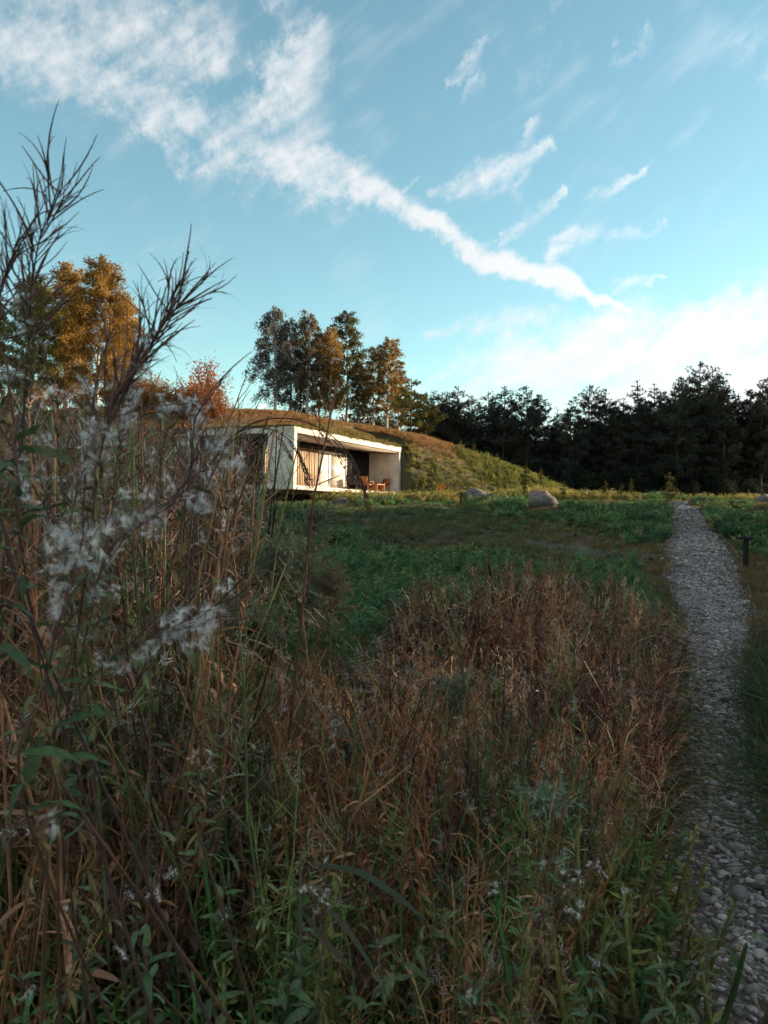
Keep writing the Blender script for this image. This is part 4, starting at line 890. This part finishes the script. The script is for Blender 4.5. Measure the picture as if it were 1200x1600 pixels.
def pod_mesh(seed, split):
    rg = np.random.default_rng(seed); u = np.linspace(0, 1, 7); mb = MB(); b = rg.uniform(-.45, .5)
    if not split:
        p = np.stack([u, .04*np.sin(u*4+seed), b*u**2], 1); mb.tube(p, .0125*np.minimum(1, .35+u*3)*(1-.65*u**3), 4)
    else:
        k0 = .42
        p = np.stack([u*k0, 0*u, b*(u*k0)**2], 1); mb.tube(p, .012, 4)
        for j in range(4):
            a = j*1.571+rg.uniform(-.3, .3); c = rg.uniform(.4, 2.0); s = np.linspace(0, 1, 6); l = rg.uniform(.4, .62)
            q = p[-1]+np.stack([l*np.sin(s*c)/c, np.cos(a)*l*(1-np.cos(s*c))/c, np.sin(a)*l*(1-np.cos(s*c))/c], 1); mb.ribbon(q, .022*(1.1-s*.8), np.array([0, -np.sin(a), np.cos(a)]))
    return mb.mesh('seed_pod', M['pod'], True)
def wool_mesh(seed, n=190):
    """seed wool: many fine curved hairs gathered into soft locks"""
    rg = np.random.default_rng(seed); mb = MB(); locks = rg.normal(size=(7, 3))*np.array([.5, .22, .22]); ld = nrm(rg.normal(size=(7, 3))+np.array([.3, 0, -.1]))
    for i in range(n):
        k = rg.integers(0, 7); o = locks[k]*.75+rg.normal(size=3)*.04; d = nrm(ld[k]+rg.normal(size=3)*.30); b = rg.normal(size=3)*.25; s = np.linspace(0, 1, 4); l = rg.uniform(.25, .6)
        mb.ribbon(o+l*(s[:, None]*d+(s**2)[:, None]*b), .012*(1.05-s), rg.normal(size=3))
    return mb.mesh('seed_wool', M['wool'])
LEAVES = [leaf_mesh(300, .20, .5, .3), leaf_mesh(301, .24, .9, -.5), leaf_mesh(302, .17, 1.3, .8), leaf_mesh(303, .22, .2, -.2), leaf_mesh(304, .15, 2.2, 1.6), leaf_mesh(305, .27, .7, .5)]
DRYL = [leaf_mesh(310, .12, 2.6, 2.2), leaf_mesh(311, .10, 3.2, -2.4), leaf_mesh(312, .13, 1.9, 2.8)]
PODS = [pod_mesh(320+i, i > 2) for i in range(6)]; WOOL = [wool_mesh(330+i) for i in range(5)]
def basis(d, up):
    d = Vector(d).normalized(); s = Vector(up).cross(d)
    s = s.normalized() if s.length > 1e-4 else Vector((0, 1, 0)); return Matrix((d, s, d.cross(s))).transposed()
def child(nm, me, parent, p, d, up, s, col):
    o = obj(nm, me, parent, p, basis(d, up).to_euler(), s, col); return o
def spline(P, n):
    P = np.array(P, float); ext = np.vstack([2*P[0]-P[1], P, 2*P[-1]-P[-2]]); out = []
    m_ = len(P)-1; tt = np.linspace(0, m_-1e-6, n); i = tt.astype(int); f = (tt-i)[:, None]
    a, b, c, d = ext[i], ext[i+1], ext[i+2], ext[i+3]
    return .5*((2*b)+(c-a)*f+(2*a-5*b+4*c-d)*f**2+(-a+3*b-3*c+d)*f**3)
GREEN, DULL, DRY = (.050, .078, .038), (.075, .075, .036), (.13, .080, .045)
def herb(name, label, cat, pts, Y, nl=20, lr=(.3, .95), npod=0, pr=(0, .3), nw=0, wr=(0, .4), ll=.06, col=GREEN, dry=.25, group=None, stem=(.10, .045, .03), r0=.0032, pod=.065, seed=0, wool=.05, tight=.55):
    rg = np.random.default_rng(seed*7+3)
    P = [at(px, py, Y+(q[0] if q else 0)) for px, py, *q in pts]
    last = P[-1]; g = float(base(last.x, last.y)); drop = last.z-g
    if drop > .05:
        dr = (P[-1]-P[-2]); k = max(-.25, min(.25, dr.x/max(.02, abs(dr.z))*.3)); k += rg.uniform(-.55, .45); ky = rg.uniform(.0, .9); P += [Vector((last.x+k*drop*.5, last.y+ky*drop*.5, g+drop*.45)), Vector((last.x+k*drop*.7, last.y+ky*drop, g-.02))]
    b0 = P[-1]; t_ = thing(name, label, cat, b0, 0, group); W = spline([p-b0 for p in P], 60)
    seg = np.concatenate([[0], np.cumsum(np.linalg.norm(np.diff(W, axis=0), axis=1))]); tot = seg[-1]; vis = np.linalg.norm(np.diff(np.array([(p-b0)[:] for p in P[:len(pts)]]), axis=0), axis=1).sum()
    mb = MB(); mb.tube(W, r0*.8*(.3+.7*np.minimum(1, seg/(.5*tot))), 6); obj('stem', mb.mesh('stem', M['stem_red'], True), t_, color=stem)
    tang = nrm(np.gradient(W, axis=0))
    def on(s): s = min(s*vis, tot*.99); return np.array([np.interp(s, seg, W[:, i]) for i in range(3)]), -nrm(np.array([np.interp(s, seg, tang[:, i]) for i in range(3)]))
    for i in range(nl):
        s = lr[0]+(lr[1]-lr[0])*(i+rg.uniform(0, .9))/nl; o, d = on(s); a = i*2.4+rg.uniform(-.4, .4); rad = np.array([np.cos(a), np.sin(a), 0.]); dr = rg.uniform() < dry
        dirv_ = nrm(rad*.9+d*rg.uniform(.0, .7)+np.array([0, 0, -.5 if dr else rg.uniform(-.2, .1)])); c = np.array(DRY if dr else col)*rg.uniform(1.1, 2.1)*np.array([1.05, 1.2, .85])
        child('leaf', (DRYL if dr else LEAVES)[int(rg.integers(0, 3 if dr else 6))], t_, o, dirv_, (rg.normal(0, .3), rg.normal(0, .3), 1), ll*rg.uniform(.6, 1.25)*(.55+.6*min(1, s)), tuple(c))
    for i in range(npod):
        s = pr[0]+(pr[1]-pr[0])*(i+rg.uniform(0, .9))/npod; o, d = on(s); a = i*2.4+rg.uniform(-.6, .6); rad = np.array([np.cos(a), np.sin(a), .0])
        dirv_ = nrm(rad*rg.uniform(.25, .8 if rg.uniform() > .2 else 1.6)*tight*1.5+d*.9+np.array([0, 0, .15])); child('seed_pod', PODS[int(rg.integers(0, 6))], t_, o, dirv_, rg.normal(size=3), pod*rg.uniform(.6, 1.25), tuple(np.array((.13, .07, .058))*rg.uniform(.6, 1.6)))
    for i in range(int(nw*.42+.5)):
        s = rg.uniform(*wr); o, d = on(s); off = rg.normal(size=3)*.012; child('seed_wool', WOOL[int(rg.integers(0, 5))], t_, o+off+d*.01, nrm(rg.normal(size=3)+d), rg.normal(size=3), wool*rg.uniform(.28, .66), (1, 1, 1))
    return t_
G1 = 'tall willowherbs at the left'
herb('willowherb', 'tallest willowherb with bare dark pods against the sky, at the left edge', 'plant', [(96, 296), (88, 312), (78, 335), (62, 372), (50, 450), (42, 560), (34, 700), (22, 900)], .80, 30, (.3, 1), 54, (0, .42), 8, (.3, .7), .055, DULL, .4, G1, (.075, .042, .04), .0030, .08, 1, tight=.8)
herb('willowherb', 'shorter willowherb beside the tallest one, at the very left edge', 'plant', [(26, 378), (18, 402), (8, 430), (-12, 520), (-30, 700)], .76, 10, (.4, 1), 30, (0, .5), 2, (.2, .6), .055, DULL, .3, G1, (.075, .042, .04), .0028, .07, 2, tight=.8)
herb('willowherb', 'willowherb leaning right with a sheaf of pods and wool against blue sky', 'plant', [(280, 478), (268, 490), (254, 508), (234, 545), (208, 578), (174, 640), (152, 740), (140, 860), (120, 1000)], .84, 22, (.45, 1), 74, (0, .45), 30, (.08, .5), .055, DULL, .4, G1, (.11, .055, .035), .0032, .085, 3, wool=.05, tight=.6)
herb('willowherb', 'willowherb with a pale wool tuft in front of the orange bushes', 'plant', [(324, 618), (316, 634), (304, 660), (298, 730), (286, 810), (262, 910), (240, 1050)], .92, 12, (.3, 1), 26, (0, .4), 18, (.08, .3), .055, DULL, .5, G1, (.10, .055, .035), .0030, .07, 4, wool=.055)
herb('willowherb', 'willowherb shedding white wool, arching right below the house roof line', 'plant', [(312, 738), (268, 788), (216, 822), (177, 852), (142, 935), (106, 1040), (80, 1200)], .80, 14, (.4, 1), 26, (0, .5), 24, (.0, .5), .055, GREEN, .4, G1, (.11, .055, .035), .0032, .07, 5, wool=.055)
herb('willowherb', 'lowest arching willowherb with woolly tufts at its tip', 'plant', [(332, 972), (282, 984), (216, 1005), (166, 1036), (120, 1100), (90, 1250)], .80, 14, (.4, 1), 20, (0, .5), 20, (0, .35), .058, GREEN, .3, G1, (.10, .055, .035), .0030, .07, 6, wool=.055)
herb('willowherb', 'willowherb with one small tuft reaching farthest right over the green meadow', 'plant', [(386, 922), (342, 945), (282, 965), (226, 1010), (182, 1090), (150, 1250)], 1.0, 12, (.3, 1), 18, (0, .5), 7, (0, .2), .058, DULL, .4, G1, (.10, .055, .035), .0030, .07, 7)
herb('willowherb', 'willowherb with the largest white wool lock, left of the arching ones', 'plant', [(104, 812), (118, 850), (112, 900), (95, 960), (70, 1080), (50, 1300)], .74, 14, (.4, 1), 16, (0, .5), 20, (0, .35), .058, GREEN, .3, G1, (.11, .055, .035), .0032, .07, 8, wool=.06)
herb('willowherb', 'green-leaved willowherb at the left edge below the sky', 'plant', [(14, 600), (24, 690), (30, 800), (26, 930), (16, 1100)], .72, 30, (0, 1), 6, (0, .3), 4, (0, .9), .055, (.042, .062, .036), .1, G1, (.11, .055, .035), .0032, .07, 9)
herb('willowherb', 'green-leaved willowherb behind the white wool locks', 'plant', [(150, 930), (130, 1010), (110, 1090), (100, 1200), (90, 1350)], .86, 26, (0, 1), 6, (0, .3), 4, (0, .6), .055, (.040, .064, .040), .15, G1, (.11, .055, .035), .0032, .07, 10)
herb('willowherb', 'bare dark willowherb between the two that rise into the sky', 'plant', [(170, 480), (170, 520), (150, 600), (136, 700), (128, 850), (120, 1050)], .98, 18, (.3, 1), 30, (.05, .6), 12, (.1, .8), .055, DULL, .5, G1, (.085, .045, .036), .0028, .065, 11)
herb('willowherb', 'slender willowherb with hanging wool in front of the house corner', 'plant', [(352, 700), (330, 745), (312, 800), (300, 900), (290, 1050)], 1.25, 12, (.3, 1), 22, (0, .6), 12, (.05, .5), .055, DULL, .5, G1, (.085, .045, .036), .0028, .07, 12)
for k, (lab, pts, Y, nw, nl, np_) in enumerate([
    ('woolly willowherb below the tallest one, in front of the golden tree', [(62, 500), (70, 560), (84, 640), (96, 760), (100, 900)], 1.1, 12, 26, 22),
    ('brown willowherb with wool flecks left of the orange bushes', [(205, 610), (196, 660), (180, 740), (172, 850), (165, 1000)], 1.15, 16, 26, 26),
    ('willowherb with drooping brown pods in front of the rust-red bush', [(262, 640), (256, 700), (246, 780), (238, 900)], 1.3, 14, 24, 26),
    ('short willowherb with a pale tuft at the left edge above the green leaves', [(10, 560), (20, 640), (36, 740), (40, 900)], .95, 10, 26, 20),
    ('leafy brown willowherb under the sheaf of pods', [(150, 700), (146, 780), (138, 880), (130, 1020)], 1.0, 12, 34, 18),
    ('thin brown willowherb close to the house corner', [(372, 720), (360, 780), (350, 860), (344, 1000)], 1.5, 10, 24, 24),
    ('leafy willowherb right of the lowest arching one', [(330, 1060), (322, 1120), (312, 1220), (306, 1350)], 1.3, 5, 36, 10)]):
    herb('willowherb', lab, 'plant', pts, Y, nl, (.1, 1), np_, (0, .6), nw, (0, .8), .052, (.06, .075, .036), .45, G1, (.11, .055, .035), .0028, .06, 90+k, .045)
herb('dead_stalk', 'thick orange-brown dead stem slanting in the bottom left corner', 'plant', [(76, 1262), (60, 1330), (38, 1420), (8, 1540)], .78, 4, (.1, .6), 0, (0, 1), 2, (0, .3), .06, DRY, 1, None, (.17, .075, .03), .0048, .06, 13)
G2 = 'leafy willowherb shoots along the bottom'
for k, (lab, pts, Y, nl, col, dr) in enumerate([
    ('leafy shoot leaning right along the bottom centre with yellowing leaves', [(802, 1360), (736, 1398), (652, 1478), (592, 1545), (540, 1640)], 1.15, 30, (.062, .078, .036), .15),
    ('leafy green shoot right of the bottom centre, below the arching sedge', [(862, 1332), (842, 1400), (802, 1500), (772, 1640)], 1.2, 26, (.055, .078, .042), .25),
    ('broad-leaved green shoot near the bottom left, beside a woolly stalk', [(208, 1425), (222, 1480), (234, 1560), (240, 1680)], 1.0, 26, (.045, .075, .036), .1),
    ('small bright green shoot in the bottom left corner', [(30, 1525), (40, 1580), (46, 1690)], .95, 20, (.045, .095, .045), 0),
    ('green shoot rising above the broad-leaved one near the bottom left', [(352, 1385), (342, 1450), (330, 1540), (330, 1680)], 1.1, 26, (.050, .074, .036), .2),
    ('green shoot with drooping leaves left of the broad reed leaves', [(470, 1450), (456, 1520), (446, 1600), (440, 1700)], 1.05, 26, (.050, .074, .040), .15),
    ('tall dull shoot above the broad reed leaves', [(505, 1285), (505, 1380), (510, 1500), (512, 1660)], 1.4, 32, (.062, .070, .036), .35),
    ('dark green shoot at the bottom, left of the pebbles', [(926, 1490), (920, 1560), (915, 1680)], 1.25, 26, (.038, .068, .040), 0),
    ('grey-green shoot in front of the pebbles at the bottom right', [(1046, 1480), (1040, 1540), (1030, 1650)], 1.35, 22, (.060, .080, .050), .1),
    ('leafy branch reaching over the pebbles in the bottom right corner', [(1180, 1455), (1120, 1480), (1080, 1540), (1050, 1640)], 1.2, 22, (.052, .066, .036), .3),
    ('short shoot at the bottom edge, centre right', [(742, 1530), (736, 1590), (730, 1700)], 1.0, 22, (.050, .074, .040), .1),
    ('brownish shoot in the left middle of the tangle', [(432, 1240), (422, 1350), (415, 1500)], 1.6, 34, (.070, .070, .036), .4),
    ('dull shoot in the bottom left, right of the orange stem', [(120, 1380), (128, 1460), (135, 1600)], 1.05, 26, (.045, .062, .034), .3),
    ('shoot with curled leaves at the bottom, left of centre', [(590, 1470), (600, 1540), (606, 1680)], 1.02, 26, (.055, .070, .036), .35),
    ('dull green shoot in front of the dead reeds', [(650, 1270), (645, 1350), (640, 1480)], 1.7, 30, (.060, .070, .040), .4),
    ('slanting shoot with pale leaves at the lower right of the tangle', [(985, 1400), (965, 1450), (930, 1530), (905, 1640)], 1.3, 24, (.070, .075, .045), .4)]):
    herb('willowherb_shoot', lab, 'plant', pts, Y, nl, (0.02, .95), 3, (0, .2), 2, (0, .3), .055, col, dr, G2, (.095, .05, .03), .0026, .05, 20+k, .03)
G3 = 'dead willowherb stalks in the tangle'
for k, (lab, pts, Y, nw) in enumerate([
    ('dead stalk with starry wool tufts beside the sedge at the lower right', [(936, 1338), (905, 1375), (880, 1420), (852, 1500), (830, 1640)], 1.15, 10),
    ('dead stalk with pale wool in front of the starry one', [(890, 1382), (860, 1410), (838, 1470), (815, 1600)], 1.05, 10),
    ('dead stalk with an upright pale wool spike amid the dead reeds', [(519, 1118), (512, 1165), (502, 1250), (490, 1400)], 1.9, 26),
    ('dead stalk with a woolly top lying across the bottom left', [(240, 1378), (200, 1412), (165, 1440), (120, 1500), (80, 1620)], .95, 12),
    ('dead stalk with one wool tuft at the left, below the willowherbs', [(12, 1320), (30, 1290), (60, 1300), (110, 1290), (150, 1330), (160, 1450)], .95, 8),
    ('dead stalk with small wool tufts left of the bottom centre', [(500, 1400), (505, 1440), (500, 1520), (495, 1640)], 1.1, 8),
    ('dead stalk with wool specks at the centre of the tangle', [(690, 1200), (680, 1260), (672, 1350), (660, 1480)], 1.9, 6)]):
    herb('dead_willowherb', lab, 'plant', pts, Y, 14, (.15, .9), 20, (0, .6), nw, (0, .22), .06, DRY, 1.0, G3, (.13, .075, .04), .0026, .055, 50+k, .032, .9)
# mugwort: many small grey-green leaves
def mugwort(label, pts, Y, seed, n=420, lf=.016, col=(.082, .092, .062), sprd=.10):
    col = tuple(2.2*q for q in col); n = int(n*.5); sprd *= 1.25
    rg = np.random.default_rng(seed); P = [at(px, py, Y) for px, py in pts]; last = P[-1]; g = float(base(last.x, last.y)); P.append(Vector((last.x, last.y+.03, g-.02))); b0 = P[-1]
    t_ = thing('mugwort', label, 'plant', b0, 0, 'mugwort plants'); W = spline([p-b0 for p in P], 40); vis = (P[0]-P[len(pts)-1]).length; L = (P[0]-b0).length
    sm, lm = MB(), MB(); sm.tube(W, np.linspace(.0015, .005, 40), 5); H_ = W[:, 2]
    for i in range(34):
        s = rg.uniform(.02, .8)*min(1, vis/L*1.15); o = W[int(s*39)]; a = rg.uniform(0, 6.28); l = sprd*rg.uniform(.5, 1.3)*(.4+2.2*s); u = np.linspace(0, 1, 6)
        br = o+np.stack([np.cos(a)*l*u*.8, np.sin(a)*l*u*.8, l*(1.1*u-.35*u**2)], 1); sm.tube(br, .0012*(1.2-u), 3, cap=False)
        m_ = n//34*2; q = rg.uniform(.1, 1.05, m_); c = np.stack([np.interp(q, u, br[:, j]) for j in range(3)], 1)+rg.normal(size=(m_, 3))*.008; d = nrm(rg.normal(size=(m_, 3))+np.array([0, 0, .1])); sz = lf*rg.uniform(.5, 1.3, (m_, 1)); lm.quads(c+d*sz, d*sz, nrm(np.cross(d, rg.normal(size=(m_, 3))))*sz*.28)
    obj('stem', sm.mesh('stem', M['stem_red'], True), t_, color=(.12, .075, .045)); obj('foliage', lm.mesh('foliage', M['crown']), t_, color=col)
mugwort('tall bushy mugwort rising before the green hollow, left of centre', [(488, 812), (482, 900), (478, 1010), (476, 1150)], 3.0, 401, 900, .020, (.080, .082, .055), .14)
mugwort('mugwort with brownish top left of the tallest mugwort', [(440, 870), (438, 960), (436, 1100)], 2.8, 402, 800, .020, (.075, .082, .055), .13)
mugwort('shorter mugwort right of the tallest mugwort', [(520, 900), (516, 980), (512, 1120)], 3.1, 403, 800, .018, (.095, .075, .05), .12)
mugwort('low mugwort beneath the tallest one', [(400, 960), (404, 1050), (406, 1180)], 2.5, 404, 800, .020, (.062, .078, .05), .13)
mugwort('grey-green mugwort cushion among the dead reeds, right of centre', [(705, 1075), (702, 1130), (700, 1230)], 3.0, 405, 900, .018, (.085, .095, .065), .16)
mugwort('pale mugwort cushion above the starry stalk at the lower right', [(845, 1268), (842, 1300), (840, 1400)], 1.9, 406, 700, .016, (.095, .11, .075), .10)
mugwort('thin mugwort below the woolly spike', [(545, 1160), (540, 1210), (536, 1320)], 2.2, 407, 500, .014, (.075, .09, .055), .09)
# drooping reed plume in front of the house
def plume(label, pts, Y, seed, a0, a1, n=11, ln=.15):
    rg = np.random.default_rng(seed); P = [at(px, py, Y) for px, py in pts]; last = P[-1]; P.append(Vector((last.x-.05, last.y, float(base(last.x, last.y))))); b0 = P[-1]
    t_ = thing('reed_plume', label, 'reed', b0, 0, 'reed plumes'); W = spline([p-b0 for p in P], 80); sm, lm = MB(), MB(); sm.tube(W, np.linspace(.0008, .0035, 80), 5)
    for i in range(n):
        s = a0+(a1-a0)*i/n; o = W[int(s*79)]; d = nrm(W[max(0, int(s*79)-2)]-W[int(s*79)]+1e-6); u = np.linspace(0, 1, 7); l = ln*rg.uniform(.5, 1.2)
        br = o+np.stack([l*(max(d[0], .35)*.75*u), rg.uniform(-.45, .45)*l*u, l*(d[2]*.4*u-.75*u**1.6)], 1); sm.tube(br, .0005, 3, cap=False)
        m_ = 44; q = rg.uniform(.3, 1.02, m_); c = np.stack([np.interp(q, u, br[:, j]) for j in range(3)], 1)+rg.normal(size=(m_, 3))*.002; dd_ = nrm(br[-1]-br[2]+rg.normal(size=(m_, 3))*.02); sz = rg.uniform(.003, .0065, (m_, 1)); lm.quads(c, dd_*sz, nrm(np.cross(dd_, rg.normal(size=(m_, 3))))*sz*.3)
    obj('stem', sm.mesh('stem', M['stem_red'], True), t_, color=(.07, .045, .035)); obj('plume', lm.mesh('plume', M['crown']), t_, color=(.115, .072, .055))
plume('dark drooping reed plume hanging across the house front', [(562, 742), (548, 712), (522, 684), (490, 664), (452, 654), (412, 656), (376, 672), (342, 706), (312, 770), (292, 900)], 1.9, 501, .03, .36)
plume('second drooping reed plume in front of the house side wall', [(472, 720), (458, 694), (436, 676), (405, 668), (372, 676), (345, 700), (318, 760), (300, 900)], 2.0, 502, .03, .4, 9, .13)
plume('pale reed plume bowing at the left of the brown reeds', [(536, 1040), (520, 1018), (495, 1010), (470, 1018), (450, 1050), (440, 1150)], 2.6, 503, .02, .5, 9, .08)
# cattails among the reeds
def cattail(label, px, top, bot, Y, seed, lean=0.):
    rg = np.random.default_rng(seed); a = at(px, bot, Y); b = at(px+lean, top, Y); g = float(base(a.x, a.y)); t_ = thing('cattail', label, 'cattail', (a.x, Y, g-.02), 0, 'cattails'); o = Vector((a.x, Y, g-.02))
    h0, h1 = a-o, b-o; mb = MB(); dv = (h1-h0); mb.tube([(0, 0, 0), h0*.5, h0, h1, h1+dv*.5], [.005, .004, .0035, .003, .001], 5); obj('stem', mb.mesh('stem', M['stem_red'], True), t_, color=(.10, .06, .035))
    mb = MB(); u = np.linspace(0, 1, 9); r_ = .0125*np.sqrt(np.clip(1-(2*u-1)**6, 0.02, 1)); mb.tube([h0+dv*q for q in u], r_, 9); obj('head', mb.mesh('head', M['stem_red'], True), t_, color=(.035, .018, .013))
    for k in range(2):
        mb = MB(); blade(mb, rg, (0, 0, 0), rg.uniform(0, 6.28), h1.z*rg.uniform(.8, 1.1), rg.uniform(.2, .7), .013, 8, 0, .1); obj('leaf', mb.mesh('leaf', M['leaf_near']), t_, color=(.11, .075, .04))
cattail('cattail with the tallest dark head, before the green hollow', 768, 878, 920, 6.2, 601, -4)
cattail('slanting cattail head right of the tallest one', 856, 918, 945, 6.0, 602, 8)
cattail('small cattail head between the tallest and the slanting one', 814, 922, 946, 6.4, 603)
cattail('thick cattail head low among the reeds at the right', 886, 1000, 1040, 4.9, 604)
cattail('cattail head at the right end of the reeds', 967, 1158, 1205, 3.6, 605, -4)
cattail('cattail head left of the green hollow', 700, 935, 960, 5.6, 606, 8)
# broad reed leaves in the foreground
rp = at(470, 1330, 1.12); g = float(base(rp.x, rp.y)); br_ = thing('broad_reed', 'reed with three broad folded grey-green leaves at the bottom centre', 'reed', (rp.x, rp.y, g)); o = Vector((rp.x, rp.y, g))
mb = MB(); mb.tube([(0, 0, 0), (.01, .01, .5), (0, 0, rp.z-g)], [.006, .005, .002], 6); obj('stem', mb.mesh('stem', M['stem_red'], True), br_, color=(.07, .075, .04))
for pts_, wd in [([(500, 1352), (560, 1362), (615, 1396), (668, 1440)], .010), ([(490, 1400), (530, 1436), (562, 1480), (592, 1530)], .008), ([(470, 1420), (500, 1462), (528, 1492), (552, 1520)], .008)]:
    q = [at(px, py, 1.12-.02*i)-o for i, (px, py) in enumerate(pts_)]; W = spline(q, 16); u = np.linspace(0, 1, 16); mb = MB(); mb.ribbon(W, wd*np.maximum(.05, np.sin(np.pi*np.clip(u*.86+.1, 0, 1))), np.array([.3, .5, .8]), 0, .12); obj('leaf', mb.mesh('leaf', M['leaf_near'], True), br_, color=(.045, .060, .034))
